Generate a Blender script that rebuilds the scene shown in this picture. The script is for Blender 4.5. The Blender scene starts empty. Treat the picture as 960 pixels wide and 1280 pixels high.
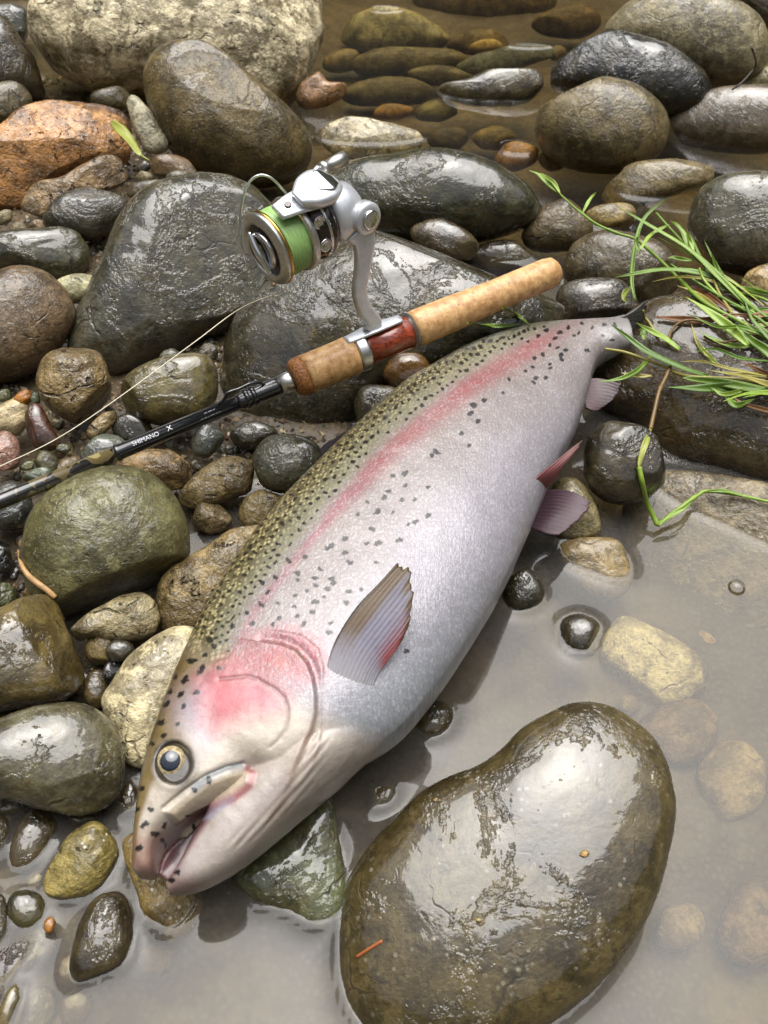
import bpy, bmesh, math, random
import numpy as np
from mathutils import Vector, Matrix

scene = bpy.context.scene
COL = scene.collection
R = math.radians

# ------------------------------------------------------------------ camera
CAM_H, PITCH, VFOV = 0.50, 50.0, 60.0
cam_data = bpy.data.cameras.new('camera')
cam = bpy.data.objects.new('camera', cam_data); COL.objects.link(cam)
cam.location = (0, 0, CAM_H)
cam.rotation_euler = (R(90 - PITCH), 0, 0)
cam_data.sensor_fit = 'VERTICAL'; cam_data.sensor_height = 24.0
cam_data.lens = 12.0 / math.tan(R(VFOV / 2))
cam_data.clip_start = 0.01; cam_data.clip_end = 200
cam_data.dof.use_dof = True
cam_data.dof.focus_distance = 0.58
cam_data.dof.aperture_fstop = 10.0
scene.camera = cam

# ------------------------------------------------------------------ sky, overcast light, exposure
SUN_EL, SUN_AZ = 74.0, 8.0          # azimuth measured from +Y towards +X
world = bpy.data.worlds.new('World'); scene.world = world; world.use_nodes = True
nt = world.node_tree; nt.nodes.clear()
sky = nt.nodes.new('ShaderNodeTexSky'); sky.sky_type = 'NISHITA'; sky.sun_disc = False
sky.sun_elevation = R(SUN_EL); sky.sun_rotation = R(SUN_AZ)
sky.air_density = 1.0; sky.dust_density = 6.0; sky.ozone_density = 1.0
hs = nt.nodes.new('ShaderNodeHueSaturation'); hs.inputs['Saturation'].default_value = 0.35
bgn = nt.nodes.new('ShaderNodeBackground'); bgn.inputs['Strength'].default_value = 0.07
wo = nt.nodes.new('ShaderNodeOutputWorld')
nt.links.new(sky.outputs[0], hs.inputs['Color']); nt.links.new(hs.outputs[0], bgn.inputs['Color'])
nt.links.new(bgn.outputs[0], wo.inputs[0])
sl = bpy.data.lights.new('sun', 'SUN'); sl.energy = 1.5; sl.angle = R(64); sl.color = (1.0, 0.995, 0.975)
so = bpy.data.objects.new('sun', sl); COL.objects.link(so)
_d = Vector((math.sin(R(SUN_AZ)) * math.cos(R(SUN_EL)), math.cos(R(SUN_AZ)) * math.cos(R(SUN_EL)), math.sin(R(SUN_EL))))
so.rotation_euler = _d.to_track_quat('Z', 'Y').to_euler(); so.location = _d * 20
scene.view_settings.view_transform = 'Standard'; scene.view_settings.look = 'None'
scene.view_settings.gamma = 1.0; scene.view_settings.exposure = 1.32
scene.render.engine = 'CYCLES'
scene.cycles.max_bounces = 6; scene.cycles.diffuse_bounces = 3; scene.cycles.glossy_bounces = 3; scene.cycles.transparent_max_bounces = 8
scene.cycles.use_adaptive_sampling = True; scene.cycles.adaptive_threshold = 0.02
scene.cycles.use_denoising = True
scene.cycles.caustics_reflective = False; scene.cycles.caustics_refractive = False

# ------------------------------------------------------------------ picking points in the photograph's frame
FPX = 640.0 / math.tan(R(VFOV / 2))
CAMP = np.array([0, 0, CAM_H])
_cp, _sp = math.cos(R(PITCH)), math.sin(R(PITCH))
AX = np.array([1.0, 0, 0]); AY = np.array([0, _sp, _cp]); AZ = np.array([0, _cp, -_sp])   # right, up, forward

def ray(p):
    p = np.asarray(p, float)
    x = (p[..., 0] - 480.0) / FPX; y = (640.0 - p[..., 1]) / FPX
    return x[..., None] * AX + y[..., None] * AY + AZ

def at(px, py, z):
    d = ray((px, py)); t = (z - CAM_H) / d[2]
    return CAMP + d * t

def at_plane(P, C, n):
    d = ray(P); t = np.dot(C - CAMP, n) / (d @ n)
    return CAMP + d * t[..., None]

def proj(V):
    q = np.asarray(V, float) - CAMP
    dz = q @ AZ
    return np.stack([480 + FPX * (q @ AX) / dz, 640 - FPX * (q @ AY) / dz], -1)

def srgb(c):
    c = np.asarray(c, float) / 255.0
    return np.where(c <= 0.04045, c / 12.92, ((c + 0.055) / 1.055) ** 2.4)

# ------------------------------------------------------------------ numpy noise
def _hash(i, j, k, s):
    h = (i * 374761393 + j * 668265263 + k * 2147483647 + s * 1274126177) & 0xFFFFFFFF
    h = ((h ^ (h >> 13)) * 1274126177) & 0xFFFFFFFF
    h = h ^ (h >> 16)
    return (h & 0xFFFF).astype(np.float64) / 32767.5 - 1.0

def vnoise(P, seed=0):
    P = np.asarray(P, float); I = np.floor(P).astype(np.int64); F = P - I
    F = F * F * F * (F * (F * 6 - 15) + 10)
    i, j, k = I[:, 0], I[:, 1], I[:, 2]; x, y, z = F[:, 0], F[:, 1], F[:, 2]
    def l(a, b, t): return a + (b - a) * t
    return l(l(l(_hash(i, j, k, seed), _hash(i+1, j, k, seed), x), l(_hash(i, j+1, k, seed), _hash(i+1, j+1, k, seed), x), y),
             l(l(_hash(i, j, k+1, seed), _hash(i+1, j, k+1, seed), x), l(_hash(i, j+1, k+1, seed), _hash(i+1, j+1, k+1, seed), x), y), z)

def fbm(P, seed=0, oct=4):
    s = 0; a = 0.5
    for o in range(oct):
        s = s + a * vnoise(P * 2 ** o + 17.3 * o, seed + o); a *= 0.5
    return s

# ------------------------------------------------------------------ mesh helpers
def link(o, parent=None):
    COL.objects.link(o)
    if parent is not None: o.parent = parent
    return o

def mesh_obj(name, V, F, mat=None, parent=None, smooth=True, loc=None, flip=False):
    V = np.asarray(V, float)
    if parent is not None: V = V - np.array(parent.matrix_basis.translation if parent.parent is None else (0, 0, 0))
    if loc is not None: V = V - np.asarray(loc)
    me = bpy.data.meshes.new(name); me.from_pydata(V.tolist(), [], [list(f) for f in F]); me.update()
    if smooth: me.polygons.foreach_set('use_smooth', [True] * len(me.polygons))
    o = bpy.data.objects.new(name, me)
    if mat: me.materials.append(mat)
    if loc is not None: o.location = loc
    return link(o, parent)

def tag(o, label=None, cat=None, group=None, kind=None):
    if label: o['label'] = label
    if cat: o['category'] = cat
    if group: o['group'] = group
    if kind: o['kind'] = kind
    return o

def empty(name, loc):
    o = bpy.data.objects.new(name, None); o.location = loc; o.empty_display_size = 0.02
    return link(o)

def grid_faces(nr, nc, closed=True):
    F = []
    for i in range(nr - 1):
        for j in range(nc if closed else nc - 1):
            k = (j + 1) % nc
            F.append((i * nc + j, i * nc + k, (i + 1) * nc + k, (i + 1) * nc + j))
    return F

def cat(*parts):
    V, F, n = [], [], 0
    for v, f in parts:
        v = np.asarray(v, float); V.append(v); F += [tuple(i + n for i in q) for q in f]; n += len(v)
    return np.concatenate(V), F

def crom(P, n, closed=False):
    """Catmull-Rom resample of the control points P, n samples"""
    P = np.asarray(P, float); m = len(P)
    if closed:
        t = np.arange(n) / n * m
    else:
        t = np.linspace(0, m - 1, n)
    i = np.floor(t).astype(int)
    if not closed: i = np.minimum(i, m - 2)
    f = (t - i)[:, None]
    def g(k):
        if closed: return P[k % m]
        lo = P[0] * 2 - P[1]; hi = P[-1] * 2 - P[-2]
        Q = np.vstack([lo, P, hi]); return Q[k + 1]
    p0, p1, p2, p3 = g(i - 1), g(i), g(i + 1), g(i + 2)
    return 0.5 * (2 * p1 + (p2 - p0) * f + (2 * p0 - 5 * p1 + 4 * p2 - p3) * f ** 2 + (3 * p1 - p0 - 3 * p2 + p3) * f ** 3)

def tube(P, r, n=10, cap=True):
    P = np.asarray(P, float); m = len(P); r = np.broadcast_to(np.asarray(r, float), (m,))
    T = np.gradient(P, axis=0); T /= np.linalg.norm(T, axis=1)[:, None]
    up = np.array([0, 0, 1.0]) if abs(T[0, 2]) < 0.9 else np.array([1.0, 0, 0])
    V = []; N = np.cross(T[0], up); N /= np.linalg.norm(N)
    for k in range(m):
        N = N - T[k] * (N @ T[k]); N /= np.linalg.norm(N); B = np.cross(T[k], N)
        a = np.arange(n) / n * 2 * math.pi
        V.append(P[k] + r[k] * (np.cos(a)[:, None] * N + np.sin(a)[:, None] * B))
    V = np.concatenate(V); F = grid_faces(m, n)
    if cap: F.append(tuple(range(n))[::-1]); F.append(tuple((m - 1) * n + j for j in range(n)))
    return V, F

def lathe(prof, O, a, u, n=40):
    """profile [(along, radius)] turned round axis a through O"""
    O = np.asarray(O, float); a = np.asarray(a, float); u = np.asarray(u, float); w = np.cross(a, u)
    th = np.arange(n) / n * 2 * math.pi; V = []
    for x, r in prof:
        V.append(O + a * x + r * (np.cos(th)[:, None] * u + np.sin(th)[:, None] * w))
    V = np.concatenate(V); F = grid_faces(len(prof), n)
    F.append(tuple(range(n))[::-1]); F.append(tuple((len(prof) - 1) * n + j for j in range(n)))
    return V, F

# ------------------------------------------------------------------ materials
class NB:
    def __init__(s, name):
        s.m = bpy.data.materials.new(name); s.m.use_nodes = True; s.t = s.m.node_tree; s.t.nodes.clear()
        s.out = s.t.nodes.new('ShaderNodeOutputMaterial')
    def n(s, typ, **kw):
        q = s.t.nodes.new(typ)
        for k, v in kw.items():
            if k.startswith('_'): setattr(q, k[1:], v)
            else: s.set(q, k, v)
        return q
    def set(s, q, k, v):
        i = q.inputs[int(k[1:])] if (k[0] == 'i' and k[1:].isdigit()) else q.inputs[k.replace('__', ' ')]
        if isinstance(v, bpy.types.NodeSocket): s.t.links.new(v, i)
        elif isinstance(v, bpy.types.Node): s.t.links.new(v.outputs[0], i)
        else: i.default_value = v
    def noise(s, vec, scale, detail=4, rough=0.55, dist=0.0):
        q = s.n('ShaderNodeTexNoise', Vector=vec, Scale=scale, Detail=detail, Roughness=rough, Distortion=dist); return q.outputs[0]
    def ramp(s, fac, lo, hi):
        q = s.n('ShaderNodeMapRange', _interpolation_type='SMOOTHSTEP'); s.set(q, 'i0', fac); s.set(q, 'i1', lo); s.set(q, 'i2', hi); return q.outputs[0]
    def math(s, op, a, b=0.0, c=None):
        q = s.n('ShaderNodeMath', _operation=op); s.set(q, 'i0', a); s.set(q, 'i1', b)
        if c is not None: s.set(q, 'i2', c)
        return q.outputs[0]
    def mix(s, f, a, b, mode='MIX'):
        q = s.n('ShaderNodeMix', _data_type='RGBA', _blend_type=mode); s.set(q, 'i0', f); s.set(q, 'i6', a); s.set(q, 'i7', b); return q.outputs[2]
    def bump(s, h, strength, dist, normal=None):
        q = s.n('ShaderNodeBump', Height=h, Strength=strength, Distance=dist)
        if normal is not None: s.set(q, 'Normal', normal)
        return q.outputs[0]
    def done(s, sh): s.t.links.new(sh.outputs[0] if isinstance(sh, bpy.types.Node) else sh, s.out.inputs[0]); return s.m

def rgba(c): return (float(c[0]), float(c[1]), float(c[2]), 1.0)

def simple(name, c, rough=0.4, metal=0.0, coat=0.0, spec=0.5, noise=0.0, scale=300, bump=0.0):
    b = NB(name); tc = b.n('ShaderNodeTexCoord').outputs['Object']
    col = rgba(srgb(c))
    if noise or bump:
        nz = b.noise(tc, scale, 4)
        f = b.ramp(nz, 0.3, 0.7)
        lo = tuple(x * (1 - noise) for x in col[:3]) + (1,); hi = tuple(min(1, x * (1 + noise)) for x in col[:3]) + (1,)
        col = b.mix(f, lo, hi)
    p = b.n('ShaderNodeBsdfPrincipled', Base__Color=col, Roughness=rough, Metallic=metal, Coat__Weight=coat)
    p.inputs['Coat Roughness'].default_value = 0.08; p.inputs['Specular IOR Level'].default_value = spec
    if bump: b.set(p, 'Normal', b.bump(nz, bump, 0.001))
    return b.done(p)

def stone_mat(name, grain=1.0, algae=0.45, specks=0.25, pits=0.3, wet=0.75, bumpy=1.0, film=0.6, streak=0.0, contrast=1.0, cover=0.0):
    b = NB(name)
    tc = b.n('ShaderNodeTexCoord').outputs['Object']; oi = b.n('ShaderNodeObjectInfo')
    off = b.n('ShaderNodeVectorMath', _operation='SCALE'); b.set(off, 'i0', (31.0, 17.0, 11.0)); b.t.links.new(oi.outputs['Random'], off.inputs['Scale'])
    vec = b.n('ShaderNodeVectorMath', _operation='ADD'); b.set(vec, 'i0', tc); b.set(vec, 'i1', off); vec = vec.outputs[0]
    base = oi.outputs['Color']
    n1 = b.noise(vec, 22, 4, 0.6, 0.6); n2 = b.noise(vec, 60 * grain, 5, 0.68, 0.4); n3 = b.noise(vec, 420 * grain, 2, 0.6); n4 = b.noise(vec, 38, 5, 0.7, 1.2); n6 = b.noise(vec, 190 * grain, 2, 0.5, 0.3)
    dk = b.mix(1.0, base, rgba((0.40, 0.37, 0.31)), 'MULTIPLY'); lt = b.mix(1.0, base, rgba((1.95, 1.9, 1.8)), 'MULTIPLY')
    c = b.mix(b.ramp(n1, 0.5 - 0.22 / contrast, 0.5 + 0.22 / contrast), dk, lt)
    c = b.mix(b.math('MULTIPLY', b.ramp(n2, 0.45, 0.68), 0.55), c, dk)
    alg = b.math('MULTIPLY', b.ramp(n4, 0.44, 0.66), algae)
    c = b.mix(alg, c, rgba((0.095, 0.066, 0.020)))
    if streak:
        mp = b.n('ShaderNodeMapping', Vector=vec); mp.inputs['Scale'].default_value = (1, 5, 5); mp.inputs['Rotation'].default_value = (0.3, 0.5, 0.4)
        ns = b.noise(mp.outputs[0], 30, 5, 0.65, 0.6)
        c = b.mix(b.math('MULTIPLY', b.ramp(ns, 0.5, 0.68), streak), c, dk)
    c = b.mix(b.math('MULTIPLY', b.ramp(n3, 0.42, 0.62), 0.35), c, dk)
    vo = b.n('ShaderNodeTexVoronoi', Vector=vec, Scale=260.0 * grain); vo.inputs['Randomness'].default_value = 1.0
    dot = b.math('MULTIPLY', b.ramp(vo.outputs['Distance'], 0.30, 0.16), b.ramp(n2, 0.48, 0.60))
    c = b.mix(b.math('MULTIPLY', dot, specks), c, rgba((0.55, 0.50, 0.40)))
    pit = b.math('MULTIPLY', b.ramp(b.noise(vec, 150 * grain, 3, 0.5, 0.8), 0.36, 0.28), pits)
    c = b.mix(pit, c, rgba((0.02, 0.015, 0.008)))
    n5 = b.noise(vec, 75 * grain, 5, 0.74, 0.3)
    c = b.mix(b.math('MULTIPLY', b.ramp(n5, 0.51, 0.62), 0.65), c, lt)
    c = b.mix(b.math('MULTIPLY', b.ramp(n5, 0.47, 0.36), 0.7), c, dk)
    # hairline cracks and veins
    wv = b.n('ShaderNodeVectorMath', _operation='ADD'); b.set(wv, 'i0', vec); nv = b.n('ShaderNodeTexNoise', Vector=vec, Scale=40.0, Detail=3.0)
    sv = b.n('ShaderNodeVectorMath', _operation='SCALE'); b.t.links.new(nv.outputs['Color'], sv.inputs[0]); sv.inputs['Scale'].default_value = 0.03; b.set(wv, 'i1', sv)
    ve = b.n('ShaderNodeTexVoronoi', _feature='DISTANCE_TO_EDGE', Vector=wv.outputs[0], Scale=17.0)
    crk = b.math('MULTIPLY', b.ramp(ve.outputs['Distance'], 0.022, 0.004), b.ramp(n1, 0.52, 0.62))
    c = b.mix(b.math('MULTIPLY', crk, 0.6), c, rgba((0.02, 0.016, 0.01)))
    pit = b.math('ADD', pit, b.math('MULTIPLY', crk, 0.6))
    # relief
    h = b.math('ADD', b.math('MULTIPLY', n2, 1.2), b.math('MULTIPLY', n3, 0.40))
    h = b.math('SUBTRACT', h, b.math('MULTIPLY', pit, 0.8))
    nb = b.bump(h, 0.55 * bumpy, 0.004)
    # the water film lies smooth in broad patches and breaks into sparkle over the grain elsewhere
    wm = b.ramp(b.math('ADD', b.noise(vec, 15, 5, 0.66, 0.7), b.math('MULTIPLY', b.math('SUBTRACT', n3, 0.5), 0.14)), 0.45 - cover, 0.50 - cover)
    fh = b.math('ADD', b.math('MULTIPLY', n2, 0.9), b.math('MULTIPLY', n6, 0.75))
    fh = b.math('SUBTRACT', fh, b.math('MULTIPLY', pit, 0.6))
    fh = b.math('MULTIPLY', fh, b.math('SUBTRACT', 1.0, b.math('MULTIPLY', wm, film)))
    nf = b.bump(fh, 0.50 * bumpy, 0.004)
    ro = b.math('MULTIPLY_ADD', wm, -0.12, 0.55)
    cr = b.math('MULTIPLY_ADD', wm, -0.07, 0.14)
    cw = b.math('MULTIPLY_ADD', wm, wet * 0.30, wet * 0.70)
    p = b.n('ShaderNodeBsdfPrincipled', Base__Color=c, Roughness=ro, Normal=nb, Coat__Weight=cw, Coat__Roughness=cr, Coat__Normal=nf)
    p.inputs['Coat IOR'].default_value = 1.68; p.inputs['Specular IOR Level'].default_value = 0.2
    return b.done(p)
# ------------------------------------------------------------------ bed of the stream and gravel bank
CTRL = [(-100,620,.02),(30,620,.012),(100,560,.012),(200,555,.008),(20,720,.006),(280,430,.012),(150,300,.02),(50,200,.025),(10,480,.016),(60,330,.02),
 (270,660,-.012),(300,640,-.010),(330,520,.010),(300,590,.004),(230,600,.008),(225,640,.002),(150,830,-.004),(60,880,-.004),(180,980,-.018),(60,1030,-.012),(30,1100,-.012),(60,1250,-.016),(-60,1100,-.004),
 (250,1220,-.040),(350,1220,-.050),(850,1200,-.060),(900,1000,-.048),(650,800,-.042),(880,700,-.030),(500,950,-.045),(560,1150,-.05),(1050,1100,-.06),
 (450,150,-.055),(600,50,-.080),(700,220,-.050),(850,270,-.050),(900,30,-.080),(620,340,-.025),(500,350,-.02),(400,350,.0),(420,220,-.03),(360,120,-.05),
 (900,450,-.02),(950,650,-.02),(650,560,-.03),(690,640,-.03),(800,640,-.03),(1050,300,-.05),(1000,150,-.07),(480,-30,-.10),(800,-40,-.10),(200,-40,-.02),(20,20,.0)]
_cx = np.array([at(a, b_, c)[:2] for a, b_, c in CTRL]); _cz = np.array([c for *_, c in CTRL])
def ground_z(X, Y):
    P = np.stack([X.ravel(), Y.ravel()], -1); out = np.zeros(len(P))
    for s in range(0, len(P), 20000):
        q = P[s:s + 20000]; d2 = ((q[:, None, :] - _cx[None]) ** 2).sum(-1)
        w = 1.0 / (d2 + 0.0006) ** 1.6
        out[s:s + 20000] = (w * _cz).sum(1) / w.sum(1)
    P3 = np.stack([P[:, 0], P[:, 1], 0 * P[:, 0]], -1)
    out = out + 0.006 * fbm(P3 * 14, 3, 3) + 0.0025 * fbm(P3 * 70, 5, 3)
    # the left bank climbs away, the stream bed runs on to the right and beyond
    x, y = P[:, 0], P[:, 1]
    out = out + 0.25 * np.clip(-0.95 - x, 0, 8) ** 1.0 * 0.35
    out = out + 0.12 * np.clip(-0.4 - y, 0, 8)
    return out.reshape(X.shape)

def axis(lo, hi, step, far, m=22):
    c = np.arange(lo, hi + 1e-9, step)
    k = np.linspace(0, 1, m + 1)[1:]
    up = hi + (far - hi) * k ** 2.6; dn = lo - (far + lo) * k ** 2.6
    return np.concatenate([dn[::-1], c, up])

xs = axis(-0.85, 1.0, 0.007, 60); ys = axis(0.0, 1.9, 0.007, 60)
GX, GY = np.meshgrid(xs, ys); GZ = ground_z(GX, GY)
def sheet(X, Y, Z):
    V = np.stack([X.ravel(), Y.ravel(), Z.ravel()], -1); return V, grid_faces(X.shape[0], X.shape[1], False)

def bed_mat():
    b = NB('stream_bed_silt'); tc = b.n('ShaderNodeTexCoord').outputs['Object']
    n1 = b.noise(tc, 9, 6, 0.6); n2 = b.noise(tc, 90, 2, 0.5)
    c = b.mix(b.ramp(n1, 0.35, 0.65), rgba((0.050, 0.036, 0.019)), rgba((0.115, 0.082, 0.044)))
    c = b.mix(b.math('MULTIPLY', b.ramp(n2, 0.45, 0.65), 0.6), c, rgba((0.045, 0.034, 0.022)))
    v = b.n('ShaderNodeTexVoronoi', Vector=tc, Scale=220.0)
    c = b.mix(b.math('MULTIPLY', b.ramp(v.outputs['Distance'], 0.5, 0.2), 0.3), c, b.mix(0.93, v.outputs['Color'], rgba((0.10, 0.078, 0.048))))
    h = b.math('ADD', n2, b.math('MULTIPLY', v.outputs['Distance'], -0.8))
    p = b.n('ShaderNodeBsdfPrincipled', Base__Color=c, Roughness=0.5, Normal=b.bump(h, 0.35, 0.004), Coat__Weight=0.2)
    p.inputs['Coat Roughness'].default_value = 0.15; p.inputs['Specular IOR Level'].default_value = 0.15
    return b.done(p)
V, F = sheet(GX, GY, GZ)
ground = tag(mesh_obj('stream_bed', V, F, bed_mat()), kind='structure')

# wooded slopes that close in the little valley all round (out of the picture, mirrored in the water)
def hillside():
    th = np.linspace(0, 2 * math.pi, 181)[:-1]; rr = np.linspace(0, 1, 22)
    V = []
    for k, r in enumerate(rr):
        rad = 4.2 + 5.0 * r ** 0.8; hgt = -0.4 + 6.6 * r ** 1.05
        P = np.stack([np.cos(th) * rad, np.sin(th) * rad + 0.6, np.full_like(th, hgt)], -1)
        nz = fbm(P * 0.9, 21, 4); P = P * (1 + 0.16 * nz[:, None]); P[:, 2] += 1.4 * fbm(P * 0.7, 31, 3)
        V.append(P)
    V = np.concatenate(V); F = grid_faces(22, 180)
    b = NB('woodland'); tc = b.n('ShaderNodeTexCoord').outputs['Object']
    n1 = b.noise(tc, 3, 8, 0.7)
    c = b.mix(b.ramp(n1, 0.38, 0.62), rgba((0.012, 0.014, 0.006)), rgba((0.055, 0.062, 0.024)))
    p = b.n('ShaderNodeBsdfPrincipled', Base__Color=c, Roughness=0.8)
    tag(mesh_obj('wooded_hillside', V, F, b.done(p)), kind='structure')
hillside()
# ------------------------------------------------------------------ stones, each traced to its own outline, distance and thickness
MS = {
 'wet':   stone_mat('wet_stone', 1.0, 0.35, 0.25, 0.25, 1.0, 0.8, 0.75),
 'slick': stone_mat('slick_stone', 0.8, 0.45, 0.15, 0.35, 1.0, 0.9, 0.85, streak=0.4),
 'matt':  stone_mat('damp_stone', 1.1, 0.30, 0.35, 0.3, 0.55, 1.0, 0.4),
 'rough': stone_mat('pitted_stone', 0.8, 0.45, 0.30, 0.9, 0.55, 2.0, 0.2, contrast=1.3),
 'speck': stone_mat('speckled_stone', 1.0, 0.25, 0.9, 0.8, 0.5, 1.2, 0.3, contrast=1.4),
 'moss':  stone_mat('mossy_stone', 0.55, 0.8, 0.5, 0.8, 0.35, 1.8, 0.2, streak=0.6, contrast=2.0),
 'fore':  stone_mat('foreground_stone', 0.8, 0.35, 0.25, 0.35, 1.0, 0.75, 0.9, streak=0.5, cover=0.03),
 'sub':   stone_mat('silted_stone', 1.0, 0.25, 0.15, 0.2, 0.0, 0.7, 0.0),
}
WATERLINE = []            # stones that break the water surface, for the little rise of water round them

def stone(name, cat_, label, z, poly, col, mat='wet', th=0.75, p=2.4, lump=0.075, ang=1, k=0.3, seed=None, group=None, rho=1.0):
    poly = np.asarray(poly, float)
    seed = seed if seed is not None else int(abs(poly[0, 0] * 13 + poly[0, 1] * 7 + len(label) * 31)) % 9973
    per = np.linalg.norm(poly - np.roll(poly, 1, 0), axis=1).sum()
    nt_ = int(np.clip(per / 4.0, 28, 180)); nr = int(np.clip(nt_ * 0.55, 15, 90))
    B = crom(poly, nt_ * 4, True)
    d = np.linalg.norm(B - np.roll(B, 1, 0), axis=1); s = np.cumsum(d); s = s / s[-1] * nt_
    idx = np.searchsorted(s, np.arange(nt_) + 0.5); B = B[np.minimum(idx, len(B) - 1)]
    c = B.mean(0)
    C = at(c[0], c[1], z)
    n = CAMP - C; n /= np.linalg.norm(n); n = n * (1 - k) + np.array([0, 0, 1.0]) * k; n /= np.linalg.norm(n)
    W = at_plane(B, C, n)
    r = np.linalg.norm(W - C, axis=1); Rm = r.mean(); dep = th * np.sort(r)[: max(3, nt_ // 3)].mean()
    rng = random.Random(seed)
    phi = np.linspace(math.pi / 2, -math.pi / 2, nr)
    cph = np.abs(np.cos(phi)) ** (2 / p); sph = np.sign(np.sin(phi)) * np.abs(np.sin(phi)) ** (2 / p)
    V = []
    for a, h in zip(cph, sph):
        V.append(C + (W - C) * max(a, 1e-4) + n * (dep * h))
    V = np.concatenate(V); L = V - C
    # a little asymmetry, broad lumps, then finer ones
    if lump:
        U = L / Rm
        nz = fbm(U * 0.9 + seed * 1.37, seed, 3) * lump * 1.6 + fbm(U * 3.1 + seed * 0.73, seed + 7, 4) * lump * 0.55
        L = L * (1 + nz[:, None])
    for _ in range(ang):
        q = np.array([rng.gauss(0, 1), rng.gauss(0, 1), rng.gauss(0, 1)]); q /= np.linalg.norm(q)
        if q @ n < -0.3: q = -q
        dd = L @ q; cut = dd.max() * rng.uniform(0.70, 0.90)
        over = np.clip(dd - cut, 0, None); L = L - (over * 0.85)[:, None] * q
    V = C + L
    F = grid_faces(nr, nt_)
    loc = np.array([C[0], C[1], V[:, 2].min()])
    o = mesh_obj(name, V, [f[::-1] for f in F], MS[mat], loc=loc)
    lin = srgb(col) * {'moss': 1.0, 'speck': .62, 'sub': .50, 'rough': .48, 'matt': .44}.get(mat, .36); g_ = lin.mean(); lin = (g_ + (lin - g_) * {'rough': .78}.get(mat, 1.0)) * (np.array([1.02, 1.0, .80]) if mat in ('wet', 'slick', 'matt', 'fore') else 1.0); o.color = (lin[0], lin[1], lin[2], 1)
    tag(o, label, cat_, group)
    if V[:, 2].min() < 0 < V[:, 2].max(): WATERLINE.append((V, nr, nt_))
    return o
def S(*a, **kw): return stone('stone', 'stone', *a, **kw)
def Bo(*a, **kw): return stone('boulder', 'boulder', *a, **kw)
def Pb(*a, **kw): return stone('pebble', 'pebble', *a, **kw)

# --- upper left
Bo('huge pale boulder with mossy brown face at the top edge', .06, [(36,10),(38,50),(55,80),(90,105),(140,118),(180,120),(250,130),(330,138),(380,108),(407,60),(406,15),(392,-30),(320,-60),(200,-66),(100,-55),(50,-25)], (196,186,158), 'moss', th=.8, p=2.8, lump=.09)
Bo('dark brown boulder at the left edge beside the huge pale boulder', .05, [(-60,50),(-20,24),(8,26),(28,50),(46,75),(56,105),(50,122),(20,122),(-40,118)], (98,86,66), 'wet')
S('bluish grey stone in the top left corner behind the brown boulder', .03, [(-25,12),(12,5),(34,14),(38,40),(32,62),(8,45),(-25,34)], (92,94,90), 'wet', ang=3)
S('smooth grey brown stone at the left edge above the orange rock', .045, [(-35,115),(-5,107),(18,104),(34,114),(41,132),(24,152),(-5,163),(-40,155)], (122,112,92), 'matt')
S('rusty orange granite rock with a coarse grainy face', .05, [(-45,185),(0,163),(20,145),(48,133),(82,130),(122,136),(150,147),(163,167),(164,192),(150,207),(112,214),(68,232),(42,256),(5,260),(-40,255)], (232,160,66), 'rough', th=.8, lump=.07, ang=2)
S('reddish brown rock tucked behind the orange granite rock', .035, [(80,132),(112,129),(145,136),(162,150),(163,172),(130,176),(92,160)], (150,104,66), 'rough', ang=2)
S('upright whitish grey stone leaning against the brown oval boulder', .06, [(158,126),(168,119),(180,130),(195,148),(206,166),(211,183),(200,194),(184,192),(173,176),(163,150)], (184,178,152), 'speck', p=2.8, ang=2)
S('small dark olive stone under the huge pale boulder', .04, [(113,121),(125,112),(150,108),(168,120),(162,136),(140,140),(118,132)], (96,86,58), 'matt', ang=3)
Bo('large smooth brown oval boulder beside the huge pale boulder', .055, [(178,102),(183,80),(200,62),(230,53),(262,58),(292,77),(330,110),(360,137),(385,167),(389,192),(376,216),(345,230),(310,230),(270,220),(235,207),(205,182),(186,142)], (128,112,80), 'matt', th=.85, lump=.035)
S('knobbly tan stone lying in front of the orange rock', .045, [(33,248),(45,229),(75,222),(105,206),(130,195),(150,199),(159,212),(155,229),(130,240),(92,246),(72,260),(56,275),(38,270),(31,258)], (176,140,84), 'rough', ang=3)
S('smooth slate grey oval stone below the knobbly tan stone', .05, [(54,270),(70,249),(105,236),(145,243),(164,258),(152,281),(116,300),(80,293),(58,284)], (92,88,80), 'wet', lump=.03)
S('pinkish brown stone beside the tip of the yellow leaf', .045, [(187,203),(200,195),(226,195),(243,208),(246,221),(215,224),(194,218)], (140,116,92), 'matt', ang=4)
S('small grey stone against the pinkish brown stone', .045, [(207,220),(218,213),(234,214),(243,223),(228,230),(211,229)], (108,100,88), 'matt', ang=2)
S('flat mauve grey stone above the big slate boulder', .04, [(156,241),(170,228),(202,226),(217,234),(200,247),(174,253)], (112,100,88), 'matt', ang=3)
Pb('round blackish pebble under the yellow leaf stalk', .045, [(171,209),(176,201),(184,202),(188,210),(181,217),(173,216)], (60,60,52), 'wet')
Pb('light tan pebble beneath the blackish pebble by the leaf', .045, [(170,222),(176,214),(186,215),(192,223),(184,229),(174,229)], (150,138,108), 'matt')
S('greenish grey wet stone at the left edge above the mauve boulder', .04, [(-35,300),(0,291),(45,285),(86,285),(106,298),(114,325),(106,343),(70,350),(20,338),(-35,342)], (94,94,76), 'slick', ang=1)
Pb('whitish pebble at the left edge below the orange rock', .035, [(-6,270),(4,263),(14,264),(15,275),(4,281),(-5,279)], (176,166,140), 'matt', ang=2)
Pb('cream pebble beside the greenish grey wet stone', .035, [(13,286),(20,278),(30,279),(33,288),(22,293)], (168,150,122), 'matt', ang=2)
Pb('pinkish pebble left of the slate grey oval stone', .035, [(34,286),(42,275),(54,276),(57,287),(45,293)], (158,134,110), 'matt', ang=3)
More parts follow.
